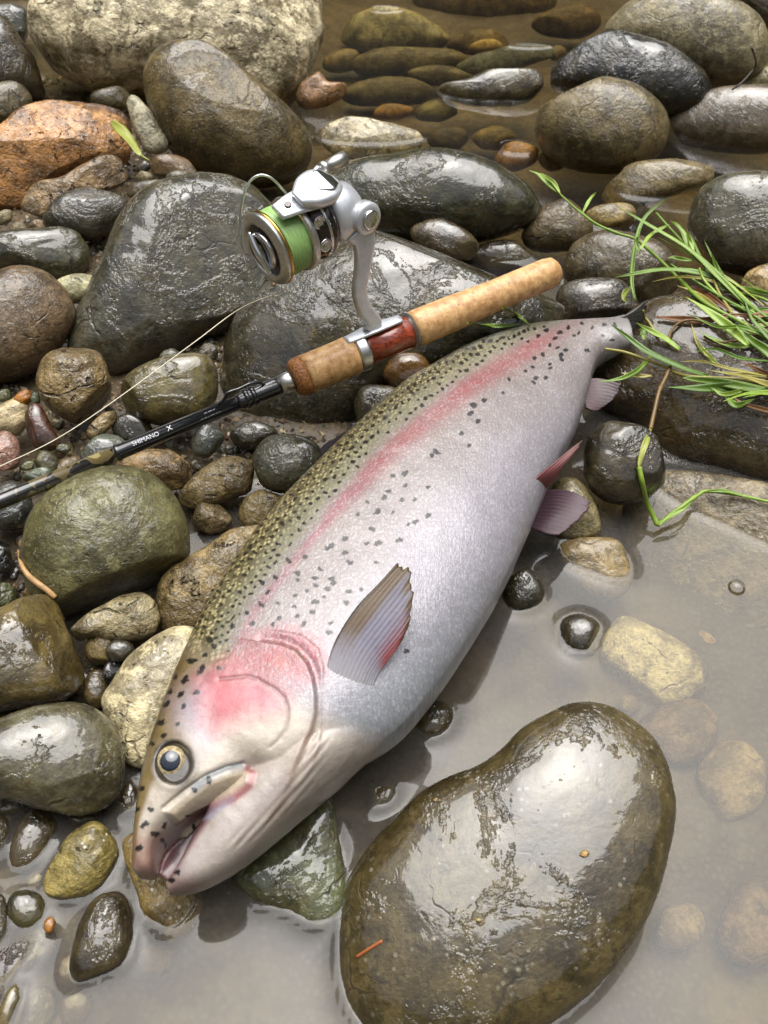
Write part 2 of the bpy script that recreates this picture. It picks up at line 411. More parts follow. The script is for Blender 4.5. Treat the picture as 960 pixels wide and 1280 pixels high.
# --- middle left
Bo('big slate grey boulder under the reel spool', .045, [(88,446),(98,390),(125,330),(150,280),(175,247),(215,229),(255,223),(297,230),(332,255),(352,295),(347,345),(326,382),(292,408),(242,432),(192,457),(150,474),(120,470),(96,460)], (98,96,86), 'slick', th=.7, p=2.6, lump=.05)
Bo('dark wet boulder under the rod grip with shiny flank', .03, [(282,475),(287,430),(308,390),(340,355),(385,328),(440,304),(500,291),(560,304),(612,325),(662,347),(692,384),(684,425),(610,450),(560,480),(505,500),(470,515),(430,545),(380,556),(322,545),(290,515)], (78,74,60), 'slick', th=.62, p=2.4, lump=.06)
Bo('mauve brown smooth boulder at the left edge', .05, [(-60,370),(0,340),(35,334),(66,345),(90,370),(97,396),(82,426),(50,461),(10,478),(-60,475)], (132,110,90), 'matt', th=.75, lump=.03)
S('small cream and green speckled stone beside the mauve boulder', .055, [(69,354),(95,343),(118,347),(126,361),(112,375),(86,377)], (188,184,146), 'speck', th=.9)
S('lumpy mustard brown stone beside the fishing line', .05, [(46,480),(55,450),(85,435),(116,433),(133,456),(141,490),(126,516),(95,531),(64,516),(51,500)], (150,124,66), 'rough', th=.85, lump=.09, ang=2)
S('smooth olive stone under the fishing line beside the rod', .045, [(144,502),(160,470),(200,450),(250,444),(269,460),(269,502),(242,526),(200,530),(160,518)], (128,118,80), 'slick', th=.8, p=2.8, lump=.04, ang=1)
S('deep red brown stone in the gravel at the left', .045, [(30,526),(38,505),(51,507),(66,535),(76,556),(60,564),(40,556)], (98,52,36), 'wet', lump=.03)
S('small angular tan stone between the mustard stone and the rod', .04, [(109,537),(124,520),(140,512),(146,522),(131,541),(115,547)], (166,140,84), 'rough', ang=3)
S('dark angular stone under the smooth olive stone', .03, [(140,530),(158,518),(184,524),(190,545),(166,552),(145,547)], (70,68,62), 'slick', ang=5)
S('bluish grey jagged stone in the gravel above the rod', .03, [(98,573),(112,550),(130,541),(152,548),(158,566),(130,580),(108,582)], (112,118,118), 'slick', ang=5)
S('green grey finger shaped pebble above the rod', .03, [(27,596),(40,587),(58,583),(66,591),(56,600),(38,604)], (96,108,88), 'wet')
S('grey green angular stone below the red brown stone', .03, [(39,582),(46,565),(60,562),(74,575),(70,592),(52,594)], (110,108,84), 'matt', ang=4)
S('pink granite stone at the left edge under the fishing line', .035, [(-16,560),(0,540),(18,545),(26,562),(22,582),(4,590),(-14,585)], (160,122,108), 'speck', ang=3)
S('crumbly cream white stone at the left edge', .035, [(-14,515),(4,500),(22,496),(36,508),(34,534),(16,545),(-10,540)], (188,172,136), 'speck', ang=4, lump=.1)
Pb('bright orange pebble above the red brown stone', .045, [(17,500),(24,490),(34,487),(41,496),(36,505),(24,508)], (196,128,52), 'matt')
Pb('pale green pebble at the left edge above the cream stone', .04, [(-6,496),(2,487),(11,487),(13,497),(4,503)], (140,148,122), 'matt')
Pb('teal grey pebble between the orange pebble and the mustard stone', .045, [(38,498),(43,489),(49,493),(50,503),(43,506)], (118,130,114), 'matt')
Pb('light green pebble at the foot of the red brown stone', .035, [(67,561),(75,555),(87,556),(89,563),(78,567)], (140,146,118), 'wet')
S('flat taupe stone just above the rod', .025, [(62,596),(76,575),(98,570),(104,582),(88,596)], (118,100,78), 'matt', ang=2)
Pb('cream pebble beside the green finger shaped pebble', .03, [(26,584),(33,577),(42,578),(40,586),(30,588)], (160,160,128), 'matt')
S('dark blue grey stone crossed by the rod at the left edge', .03, [(-20,625),(-4,608),(14,600),(32,606),(43,636),(38,655),(14,662),(-18,656)], (86,92,98), 'wet', ang=2)
S('glossy black stone at the left edge below the rod', .02, [(-14,690),(-2,672),(10,680),(18,706),(10,716),(-12,716)], (40,42,44), 'wet', ang=3)
S('mossy green stone at the left edge below the black stone', .015, [(-16,742),(-4,726),(12,728),(24,745),(18,760),(-12,764)], (100,104,56), 'rough', ang=2)
S('grey pebble at the top of the smooth olive stone', .055, [(198,450),(204,439),(218,436),(229,446),(218,456),(204,457)], (118,120,104), 'wet')
S('long pale pebble right of the big slate boulder', .05, [(244,447),(252,433),(264,428),(276,438),(268,450),(254,454)], (106,96,72), 'rough', ang=4)
S('tan rock with golden edges just below the rod', .03, [(146,580),(175,565),(212,562),(238,580),(240,602),(216,614),(180,606),(156,596)], (172,136,72), 'rough', lump=.09, ang=2)
S('yellow brown block in the pool beside the tan rock', .02, [(225,617),(246,590),(286,570),(316,580),(323,606),(296,622),(256,634),(234,632)], (156,132,72), 'rough', ang=3)
S('pointed tan stone standing in the small pool', .01, [(240,652),(259,622),(284,640),(287,657),(262,668)], (150,128,84), 'rough', ang=3)
S('yellowish stone at the edge of the small pool against the fish back', .012, [(298,644),(309,620),(340,610),(356,626),(342,655),(312,664)], (148,126,66), 'rough')
S('blue grey stone beneath the black rod section', .03, [(239,552),(252,530),(273,527),(280,550),(263,571),(244,570)], (92,98,98), 'wet', ang=2)
S('dark flat stone at the foot of the dark wet boulder', .015, [(288,540),(318,527),(348,540),(338,558),(300,560)], (58,58,46), 'wet', ang=3)
S('smooth dark grey oval stone beside the fish back', .03, [(314,582),(325,555),(350,544),(386,549),(402,570),(392,601),(360,615),(330,608)], (92,92,80), 'wet', lump=.03)
S('brown orange stone under the reel seat', .035, [(479,472),(490,448),(511,439),(531,447),(543,470),(532,487),(500,494)], (136,98,48), 'slick', th=.9, lump=.03)
S('grey brown stone below the brown orange stone', .025, [(443,512),(454,484),(480,482),(508,494),(495,524),(460,545)], (98,90,70), 'slick', ang=1)
S('dark stone wedged between rod grip and fish back', .02, [(548,476),(566,432),(618,415),(664,412),(690,425),(650,470),(590,490)], (76,72,58), 'wet')
Bo('big round olive green boulder below the rod', .035, [(24,705),(28,670),(45,630),(85,600),(135,585),(182,592),(216,620),(236,660),(237,692),(216,722),(170,752),(120,768),(75,770),(40,748)], (126,124,92), 'matt', th=.8, p=2.3, lump=.03)
Bo('angular green and rust boulder at the left edge', .035, [(-60,790),(0,765),(40,748),(66,750),(82,785),(101,825),(102,857),(76,877),(30,884),(-60,885)], (132,116,76), 'slick', th=.85, p=3.2, lump=.05, ang=3)
Bo('grey wet oval boulder at the left edge beside the fish head', .03, [(-60,940),(-10,905),(40,885),(95,879),(131,895),(151,930),(154,966),(141,1001),(100,1019),(50,1012),(0,998),(-60,985)], (118,114,96), 'slick', th=.75, lump=.03)
S('knobbly cream brown stone under the round olive boulder', .025, [(89,788),(105,770),(140,750),(171,739),(191,750),(199,776),(186,795),(155,802),(120,797),(96,801)], (170,154,104), 'rough', lump=.07, ang=2)
S('small tan stone under the knobbly cream brown stone', .015, [(106,808),(116,790),(136,784),(150,800),(146,825),(124,834),(110,826)], (140,122,80), 'matt')
Pb('shiny grey pebble beside the small tan stone', .02, [(132,812),(144,800),(162,802),(168,814),(154,826),(138,826)], (96,92,84), 'wet', ang=1)
Pb('small black pebble above the pale speckled rock', .012, [(126,842),(134,828),(148,828),(150,842),(138,852)], (44,44,46), 'wet')
S('brown upright stone between green and rust boulder and speckled rock', .008, [(104,868),(110,842),(126,836),(134,852),(132,880),(114,888)], (112,94,58), 'slick', ang=2)
S('pale cream speckled rock beside the fish head', .015, [(127,882),(140,850),(165,815),(200,793),(238,786),(262,810),(230,890),(195,955),(164,955),(145,925)], (206,194,156), 'speck', th=.7, lump=.05, ang=1)
S('yellow pitted rock against the fish back', .015, [(196,740),(205,715),(230,700),(265,680),(300,658),(336,652),(344,690),(290,765),(250,800),(206,795),(194,768)], (172,146,84), 'rough', th=.75, lump=.10, ang=2)
# --- bottom left
S('smooth grey stone in shallow water at the left, below the oval boulder', .0, [(14,1082),(17,1045),(35,1014),(56,1008),(74,1028),(66,1052),(46,1081),(26,1090)], (104,92,72), 'slick')
S('mottled yellow green stone in shallow water at lower left', .004, [(55,1107),(70,1070),(90,1040),(121,1027),(143,1050),(146,1072),(131,1101),(105,1119),(70,1124)], (146,132,76), 'speck', th=.7)
S('dark brown egg shaped stone at lower left', .002, [(88,1192),(100,1150),(120,1122),(146,1113),(163,1130),(167,1171),(156,1206),(130,1224),(100,1230),(87,1216)], (86,74,52), 'slick', th=.7, lump=.03)
S('dark olive pebble left of the brown egg shaped stone', .0, [(9,1141),(15,1119),(35,1112),(53,1119),(59,1141),(46,1162),(28,1165)], (84,80,52), 'slick')
S('brown flat stone half sunk at the lower left edge', -.004, [(-16,1246),(-8,1196),(38,1166),(64,1158),(72,1188),(46,1212),(20,1228),(0,1256)], (92,66,36), 'slick', th=.5)
Pb('orange pebble at the end of the half sunk brown stone', .006, [(54,1158),(58,1148),(66,1146),(70,1156),(64,1166),(57,1166)], (196,136,62), 'matt')
S('narrow olive stone in the bottom left corner', .0, [(-4,1278),(8,1242),(22,1229),(29,1240),(22,1266),(8,1292)], (120,106,66), 'slick')
S('dark stone cut by the left edge near the bottom', .0, [(-22,1160),(-10,1118),(4,1122),(12,1150),(8,1190),(-18,1200)], (76,72,54), 'slick')
S('brown stone awash at the lower left', -.006, [(73,1258),(82,1240),(104,1234),(118,1252),(104,1278),(82,1282)], (112,90,58), 'slick', th=.5)
S('brown stone cut by the left edge beside the grey stone', .0, [(-22,1046),(-8,1020),(8,1024),(13,1046),(2,1070),(-18,1074)], (100,88,64), 'slick')
S('dark wet rubble stone under the grey wet oval boulder', .0, [(-14,1004),(6,990),(30,996),(42,1012),(18,1020),(-10,1018)], (90,82,62), 'slick', ang=3)
S('mottled stone under the snout of the fish', .0, [(154,1062),(160,1044),(190,1038),(232,1080),(252,1120),(249,1152),(231,1174),(205,1177),(181,1152),(168,1112)], (132,112,66), 'speck', th=.55)
S('blue green triangular stone under the lower jaw of the fish', .0, [(290,1098),(340,1050),(392,990),(416,990),(422,1040),(432,1090),(434,1132),(421,1162),(400,1166),(360,1142),(318,1124)], (112,118,90), 'slick', th=.5, p=3)
S('sunken dark stone between the yellow green stone and the boulder at lower left', -.006, [(84,1022),(100,1008),(120,1012),(124,1028),(104,1036),(88,1034)], (92,80,56), 'slick', th=.6)
S('brown sunken stone beneath the dark brown egg shaped stone', -.010, [(66,1226),(74,1196),(92,1190),(104,1214),(98,1240),(78,1244)], (110,80,44), 'slick', th=.6)
S('olive sunken stone beside the narrow olive stone in the corner', -.012, [(30,1262),(44,1232),(66,1236),(72,1262),(56,1282),(36,1284)], (112,100,64), 'slick', th=.6)
S('tan sunken stone left of the mottled yellow green stone', -.010, [(30,1104),(44,1088),(58,1092),(56,1110),(40,1118)], (130,112,70), 'slick', th=.6)
S('dark stone in the gap between the egg shaped and mottled snout stones', -.016, [(176,1190),(196,1180),(216,1190),(214,1212),(190,1220),(174,1208)], (98,84,60), 'sub', th=.6)
S('brown stone wedged under the grey wet oval boulder by the fish head', -.002, [(148,1004),(156,980),(170,978),(176,1000),(166,1018),(152,1018)], (78,66,46), 'slick')
# --- lower right
Bo('large wet brown boulder with a broad shiny face in the foreground', .012, [(427,1190),(431,1130),(437,1102),(460,1064),(492,1029),(524,995),(560,973),(596,959),(626,937),(649,913),(676,897),(716,881),(762,884),(802,908),(829,943),(841,990),(842,1040),(828,1105),(798,1170),(750,1230),(700,1270),(640,1300),(560,1312),(480,1303),(440,1262)], (104,92,64), 'fore', th=.42, p=2.7, lump=.03, ang=0)
S('small wet stone top poking out between fish and foreground boulder', -.004, [(456,1001),(469,982),(490,981),(497,995),(487,1012),(465,1020)], (110,98,72), 'slick')
S('small dark wet stone touching the belly of the fish', .0, [(516,905),(530,882),(552,876),(566,892),(556,918),(530,926)], (88,76,52), 'slick')
S('round black pebble breaking the surface of the pool', -.004, [(697,795),(702,776),(722,768),(744,776),(754,796),(744,818),(720,826),(702,814)], (64,58,46), 'wet', lump=.02, th=.9)
S('pale angular stone in the pool below the pelvic fin', -.006, [(698,692),(704,679),(740,672),(771,674),(782,690),(790,726),(777,748),(750,748),(718,727),(701,706)], (164,144,108), 'matt', p=3.4, th=.55)
S('cream speckled stone under the silty water of the pool', -.034, [(753,803),(775,773),(812,784),(852,805),(883,830),(883,857),(852,878),(815,885),(774,867),(755,837)], (216,206,172), 'speck', th=.6)
S('small yellowish stone on the pool floor right of the speckled stone', -.036, [(848,798),(862,784),(884,790),(896,804),(876,812)], (206,178,128), 'sub')
S('faint tan stone on the pool floor below the speckled stone', -.04, [(800,905),(836,880),(880,876),(900,910),(880,950),(830,952)], (150,130,106), 'sub')
S('faint pale stone on the pool floor near the right edge', -.044, [(870,975),(896,930),(934,926),(958,960),(950,1010),(900,1030)], (186,168,134), 'sub')
S('small cream pebble on the pool floor above the foreground boulder', -.034, [(772,882),(782,868),(796,874),(800,888),(784,894)], (200,178,136), 'sub')
S('faint yellow stone on the pool floor beside the foreground boulder', -.048, [(812,1160),(836,1130),(872,1134),(880,1168),(850,1190),(820,1186)], (176,158,124), 'sub')
S('faint brown stone on the pool floor at the right edge', -.046, [(900,1150),(930,1100),(975,1110),(985,1180),(940,1210),(905,1190)], (148,128,104), 'sub')
S('dark rounded stone at the belly of the fish below the pelvic fin', .004, [(628,742),(640,714),(659,709),(677,728),(680,747),(661,763),(640,765)], (78,72,54), 'wet', lump=.03)
S('grey mottled stone beneath the pelvic fin', .008, [(684,630),(694,602),(716,596),(738,618),(751,650),(748,668),(730,674),(700,674),(682,652)], (126,116,84), 'speck')
S('dark rounded cube shaped stone right of the pelvic fin', .03, [(729,583),(735,550),(756,530),(787,532),(817,548),(831,580),(829,606),(805,624),(765,627),(738,612)], (84,76,60), 'slick', p=2.8, th=.9)
Bo('long brown wet slab under the grass', .025, [(733,478),(745,445),(780,402),(812,379),(860,370),(960,372),(1070,390),(1110,500),(1060,610),(960,612),(900,594),(835,582),(790,532),(750,512)], (104,88,64), 'slick', th=.55, p=2.8, lump=.04)
Bo('flat grey slab awash in the water at the right edge', -.018, [(778,640),(800,606),(850,590),(960,606),(1060,640),(1080,770),(990,815),(900,800),(828,748),(784,690)], (150,136,116), 'matt', th=.22, p=3.5, lump=.02)
# --- upper right, in the stream
Bo('long dark boulder behind the reel with pale sheen on top', .03, [(392,238),(440,206),(490,195),(540,189),(590,197),(632,215),(662,240),(674,262),(656,284),(600,300),(540,300),(480,297),(430,294),(396,276)], (82,82,62), 'slick', th=.9, lump=.03)
S('brown grey flat stone left of the long dark boulder', .02, [(374,226),(400,207),(440,201),(490,197),(505,215),(470,245),(410,256),(376,246)], (120,106,82), 'matt')
S('small brown grey stone at the foot of the long dark boulder', .02, [(511,292),(524,278),(545,273),(571,281),(597,303),(592,322),(560,326),(528,312)], (112,98,76), 'wet')
S('low wet stone in the stream right of the small brown grey stone', -.002, [(588,322),(604,305),(640,301),(667,312),(662,330),(620,338)], (104,92,70), 'slick', th=.6)
S('brown round stone standing in the stream under the long grass stalk', .012, [(653,295),(668,268),(690,252),(713,249),(732,265),(742,290),(724,310),(690,316),(664,312)], (112,98,74), 'matt')
S('small cream stone in the stream beside the grass', .005, [(733,267),(758,255),(785,255),(793,270),(778,286),(746,286)], (176,154,102), 'matt')
S('pale angular slab lying in the stream', .006, [(748,244),(775,215),(800,203),(860,199),(891,209),(884,229),(850,242),(800,258),(768,262)], (150,134,102), 'matt', ang=4, th=.6)
Bo('round grey stone with a broad top standing in the stream', .03, [(670,152),(680,130),(705,112),(745,102),(786,107),(816,125),(834,150),(832,180),(812,202),(780,214),(730,212),(690,198),(672,174)], (140,126,98), 'matt', th=.9, p=2.6, lump=.02)
Bo('glossy black boulder in the stream', .04, [(688,95),(699,66),(720,48),(760,42),(810,49),(856,67),(886,95),(890,118),(872,138),(830,146),(780,136),(720,120),(693,112)], (44,42,36), 'slick', th=.85, lump=.07, ang=2)
Bo('big light grey boulder at the top right behind the black boulder', .06, [(755,50),(768,20),(798,0),(850,-12),(902,-2),(937,14),(959,40),(960,76),(942,100),(900,108),(850,95),(795,75)], (170,160,138), 'matt', th=.9, lump=.03)
S('mauve grey stone at the right edge with its mirror image', .015, [(833,155),(858,127),(900,112),(960,109),(1020,130),(1020,175),(960,190),(900,188),(848,176)], (140,126,116), 'wet', lump=.02)
S('pale yellow stone at the right edge behind the mauve stone', .03, [(908,106),(924,90),(960,83),(1000,95),(1000,114),(950,118),(914,116)], (186,176,140), 'matt', ang=2)
S('dark brown stone in the top right corner', .03, [(912,-5),(940,-20),(990,-14),(1000,24),(968,40),(932,16)], (86,74,54), 'wet')
S('ridged grey stone breaking the stream left of the black boulder', .006, [(547,108),(580,100),(620,85),(655,83),(676,95),(675,116),(650,132),(600,132),(558,124)], (110,100,74), 'wet', ang=1)
S('flat bluish stone under the stream beside the black boulder', -.015, [(570,82),(610,65),(650,56),(688,57),(694,70),(660,82),(620,92),(588,93)], (122,122,104), 'sub', th=.5)
S('white topped stone just breaking the stream', -.004, [(400,162),(425,149),(450,148),(480,154),(524,168),(520,190),(480,202),(430,198),(402,182)], (196,184,150), 'speck', th=.5)
S('rosy angular stone in the stream beside the huge pale boulder', .012, [(372,122),(378,100),(388,88),(400,91),(411,103),(432,106),(428,119),(405,133),(380,136)], (180,138,106), 'matt', ang=4)
Bo('big tan stone under the stream at the top', -.03, [(422,42),(450,18),(482,10),(522,18),(552,34),(565,54),(522,66),(456,66)], (176,164,120), 'sub')
S('long brown stone under the stream below the big tan stone', -.03, [(436,78),(470,62),(520,58),(560,62),(582,76),(560,92),(500,98),(450,94)], (124,110,72), 'sub')
S('brown oval stone under the stream above the white topped stone', -.03, [(428,116),(460,100),(510,98),(545,112),(530,128),(480,132),(440,130)], (120,106,70), 'sub')
S('small brown stone under the stream left of the ridged stone', -.025, [(508,92),(530,83),(565,84),(592,94),(575,104),(535,106)], (122,108,72), 'sub')
S('yellow stone under the stream beside the rosy stone', -.03, [(404,78),(420,64),(446,64),(452,80),(430,90),(410,88)], (144,122,72), 'sub')
S('dim brown stone under the stream at the top centre', -.035, [(556,58),(580,40),(612,37),(636,48),(630,62),(590,68)], (136,114,68), 'sub')
Pb('bright yellow pebble under the stream at the top centre', -.025, [(586,58),(600,50),(622,51),(632,60),(612,66),(592,65)], (196,162,84), 'sub')
S('grey green stone under the stream below the ridged stone', -.02, [(518,142),(535,127),(558,127),(572,140),(556,150),(530,152)], (124,112,66), 'sub')
S('orange brown stone under the stream right of the brown oval stone', -.022, [(466,142),(480,131),(506,131),(518,140),(500,148),(476,148)], (164,120,60), 'sub')
S('dark stone under the stream below the ridged stone', -.025, [(532,172),(550,160),(576,160),(588,172),(574,186),(544,186)], (92,74,40), 'sub')
S('rusty orange stone under the stream edge by the grey round stone', -.008, [(618,198),(630,183),(650,178),(671,186),(668,204),(644,214),(624,210)], (170,124,60), 'sub')
S('pale stone under the stream at the foot of the grey round stone', -.01, [(672,196),(690,184),(706,192),(708,208),(686,214)], (168,144,98), 'sub')
S('brown flat stone under the stream below the white topped stone', -.025, [(396,208),(420,192),(456,190),(476,200),(450,214),(412,218)], (122,96,52), 'sub')
S('olive stone under the stream right of the white topped stone', -.025, [(590,170),(616,158),(640,162),(644,178),(620,188),(598,184)], (132,112,62), 'sub')
Bo('large dim brown boulder under the stream at the very top', -.07, [(510,0),(540,-40),(620,-50),(690,-30),(690,20),(640,44),(570,40),(525,26)], (120,100,60), 'sub')
S('dim stone under the stream at the top left of the grey boulder', -.04, [(664,30),(690,10),(730,6),(752,24),(736,44),(690,46)], (118,96,54), 'sub')
Pb('small pale pebble under the stream beside the black boulder', -.01, [(686,66),(694,58),(706,60),(706,70),(696,76),(688,74)], (166,142,84), 'sub')
S('bluish grey boulder at the right edge above the grass', .03, [(860,278),(872,246),(896,228),(930,221),(975,222),(1020,250),(1020,315),(975,342),(930,342),(885,328),(864,304)], (108,106,92), 'slick', p=2.8, th=.85, lump=.03)
S('brown stone behind the grass stems', .012, [(706,328),(724,302),(760,292),(802,298),(838,316),(854,348),(820,378),(770,375),(714,356)], (104,92,70), 'matt')
S('dark brown stone above the tail of the fish', .018, [(695,384),(704,358),(735,349),(772,351),(794,372),(794,398),(750,412),(708,408)], (84,74,58), 'wet')
S('tan stone cut by the right edge above the grass clump', .015, [(927,352),(945,336),(980,331),(1000,362),(975,380),(934,374)], (166,142,96), 'speck')
# --- individual gravel pebbles between the larger stones
rng = random.Random(5)
PEB_AREAS = [
 ('small pebble in the gravel strip along the rod', 'pebbles in the gravel along the rod', [(60,520),(110,540),(150,550),(230,520),(232,560),(170,562),(100,590),(30,610),(10,592),(60,560)], 46, .016),
 ('small pebble in the gravel at the left edge under the rod', 'pebbles at the left edge under the rod', [(0,655),(28,640),(30,680),(24,700),(60,748),(24,748),(8,724),(14,676)], 26, .012),
 ('small pebble in the cleft between the slate boulder and the dark boulder', 'pebbles between the two dark boulders', [(232,452),(276,408),(296,400),(286,440),(276,480),(240,500)], 22, .02),
 ('small pebble in the cleft beside the slate grey oval stone', 'pebbles beside the slate oval stone', [(116,300),(150,284),(160,262),(150,306),(126,326),(104,320)], 14, .03),
 ('small pebble among the stones beside the speckled rock', 'pebbles beside the speckled rock', [(92,820),(118,838),(140,830),(140,870),(120,890),(100,880)], 12, .0),
 ('small pebble in the wet gravel between tan rock and blue grey stone', 'pebbles below the rod', [(236,566),(262,576),(284,540),(316,560),(330,600),(316,612),(270,575),(232,600)], 30, .008),
]
def inside(p, poly):
    x, y = p; r = False; n_ = len(poly)
    for i in range(n_):
        x1, y1 = poly[i]; x2, y2 = poly[(i + 1) % n_]
        if (y1 > y) != (y2 > y) and x < (x2 - x1) * (y - y1) / (y2 - y1) + x1: r = not r
    return r
PCOL = [(150,128,88),(112,108,92),(86,84,78),(176,160,124),(120,88,60),(140,112,100),(96,102,96),(70,64,54),(186,150,92)]
PNAME = dict(zip(PCOL, ['tan', 'olive grey', 'dark grey', 'cream', 'red brown', 'pinkish', 'green grey', 'blackish brown', 'yellow']))
def rand_in(poly):
    xs_ = [q[0] for q in poly]; ys_ = [q[1] for q in poly]
    while True:
        p_ = (rng.uniform(min(xs_), max(xs_)), rng.uniform(min(ys_), max(ys_)))
        if inside(p_, poly): return p_
for lab, grp, poly, cnt, zz in PEB_AREAS:
    for _ in range(cnt):
        x, y = rand_in(poly); r_ = rng.uniform(4.5, 9.5); a0 = rng.uniform(0, 6.28); el = rng.uniform(0.6, 0.95)
        gz = float(ground_z(np.array([at(x, y, zz)[0]]), np.array([at(x, y, zz)[1]]))[0])
        pts = []
        for q in range(7):
            t_ = q / 7 * 6.283; u_, v_ = r_ * math.cos(t_) * rng.uniform(.85, 1.1), r_ * el * math.sin(t_) * rng.uniform(.85, 1.1)
            pts.append((x + u_ * math.cos(a0) - v_ * math.sin(a0), y + u_ * math.sin(a0) + v_ * math.cos(a0)))
        pc_ = rng.choice(PCOL)
        stone('pebble', 'pebble', lab.replace('small', 'small ' + PNAME[pc_], 1), gz + 0.0015, pts, pc_, rng.choice(['wet', 'matt', 'matt', 'rough']), th=.8, ang=2, group=grp)

# --- fine grit: thousands of grains, nobody could count them
def grit():
    base = []
    for (i, j, k) in [(1,0,0),(-1,0,0),(0,1,0),(0,-1,0),(0,0,1),(0,0,-1)]: base.append((i, j, k))
    base = np.array(base, float); bf = [(0,2,4),(2,1,4),(1,3,4),(3,0,4),(2,0,5),(1,2,5),(3,1,5),(0,3,5)]
    N = 24000; r2 = np.random.RandomState(11)
    x = r2.uniform(-0.62, 0.0, N); y = r2.uniform(0.10, 1.15, N)
    z = ground_z(x, y); keep = z > -0.008; x, y, z = x[keep], y[keep], z[keep]; N = len(x)
    s = r2.uniform(0.0010, 0.0034, N)[:, None, None] * r2.uniform(0.6, 1.2, (N, 1, 3))
    Q = base[None] + r2.uniform(-0.35, 0.35, (N, 6, 3)); Q = Q * s
    V = (Q + np.stack([x, y, z], -1)[:, None, :]).reshape(-1, 3)
    F = (np.array(bf)[None] + np.arange(N)[:, None, None] * 6).reshape(-1, 3)
    b = NB('grit'); gi = b.n('ShaderNodeNewGeometry').outputs['Random Per Island']
    cr = b.n('ShaderNodeValToRGB', Fac=gi); e = cr.color_ramp.elements
    e[0].color = (0.05, 0.045, 0.035, 1); e[1].color = (0.42, 0.34, 0.22, 1)
    q = e.new(0.35); q.color = (0.12, 0.10, 0.075, 1); q = e.new(0.7); q.color = (0.26, 0.18, 0.10, 1)
    p = b.n('ShaderNodeBsdfPrincipled', Base__Color=cr.outputs[0], Roughness=0.35)
    tag(mesh_obj('grit', V, F.tolist(), b.done(p), smooth=False), 'coarse sand and grit between the stones of the left bank', 'grit', kind='stuff')
grit()
# ------------------------------------------------------------------ water, drawn up a little where stones break it
def water():
    xs = axis(-0.66, 0.86, 0.0032, 60, 16); ys = axis(0.0, 1.55, 0.0032, 60, 16)
    X, Y = np.meshgrid(xs, ys); Z = np.zeros_like(X)
    P3 = np.stack([X.ravel(), Y.ravel(), 0 * X.ravel()], -1)
    Z += (0.0010 * fbm(P3 * 7, 41, 2)).reshape(X.shape)
    rise = np.zeros_like(Z); LAM, HM = 0.0042, 0.0030
    for V, nr, nt_ in WATERLINE:
        G = V.reshape(nr, nt_, 3); pts = []
        for A, B in ((G[:-1], G[1:]), (G, np.roll(G, -1, 1))):
            za, zb = A[..., 2], B[..., 2]; m = (za * zb) < 0
            t = (za[m] / (za[m] - zb[m]))[:, None]; pts.append(A[m] + (B[m] - A[m]) * t)
        pts = np.concatenate(pts)[:, :2]
        if len(pts) < 6: continue
        c = pts.mean(0); an = np.arctan2(pts[:, 1] - c[1], pts[:, 0] - c[0]); o = np.argsort(an); pts = pts[o]
        nx = np.roll(pts, -1, 0); pts = np.concatenate([pts + (nx - pts) * f for f in (0, .25, .5, .75)])
        lo, hi = pts.min(0) - 0.016, pts.max(0) + 0.016
        i0, i1 = np.searchsorted(xs, [lo[0], hi[0]]); j0, j1 = np.searchsorted(ys, [lo[1], hi[1]])
        if i1 - i0 < 2 or j1 - j0 < 2: continue
        Q = np.stack([X[j0:j1, i0:i1].ravel(), Y[j0:j1, i0:i1].ravel()], -1); dmin = np.full(len(Q), 9.0)
        for s in range(0, len(pts), 60):
            dmin = np.minimum(dmin, ((Q[:, None] - pts[None, s:s + 60]) ** 2).sum(-1).min(1))
        d = np.sqrt(dmin).reshape(j1 - j0, i1 - i0)
        rise[j0:j1, i0:i1] = np.maximum(rise[j0:j1, i0:i1], HM * np.exp(-d / LAM))
    Z += rise
    V, F = sheet(X, Y, Z)
    b = NB('stream_water'); tc = b.n('ShaderNodeTexCoord').outputs['Object']
    sp = b.n('ShaderNodeSeparateXYZ', Vector=tc)
    # stirred-up silt hangs in the still pool, the stream beyond runs clear and brown
    wob = b.math('MULTIPLY_ADD', b.noise(tc, 5, 4), 0.35, -0.17)
    yy = b.math('ADD', sp.outputs[1], wob)
    silt = b.math('MULTIPLY_ADD', b.ramp(yy, 0.78, 0.50), 0.20, 0.03)
    silt = b.math('MULTIPLY', silt, b.math('MULTIPLY_ADD', b.noise(tc, 14, 5, 0.6), 0.7, 0.65))
    tr = b.n('ShaderNodeBsdfTransparent', Color=rgba((0.87, 0.82, 0.63)))
    df = b.n('ShaderNodeBsdfDiffuse', Color=rgba((0.215, 0.20, 0.182)))
    body = b.n('ShaderNodeMixShader', i0=silt, i1=tr, i2=df)
    gl = b.n('ShaderNodeBsdfGlossy', Color=rgba((1, 1, 1)), Roughness=0.015)
    fr = b.n('ShaderNodeFresnel', IOR=1.37)
    b.done(b.n('ShaderNodeMixShader', i0=fr, i1=body, i2=gl))
    tag(mesh_obj('water', V, F, b.m), kind='structure')
water()
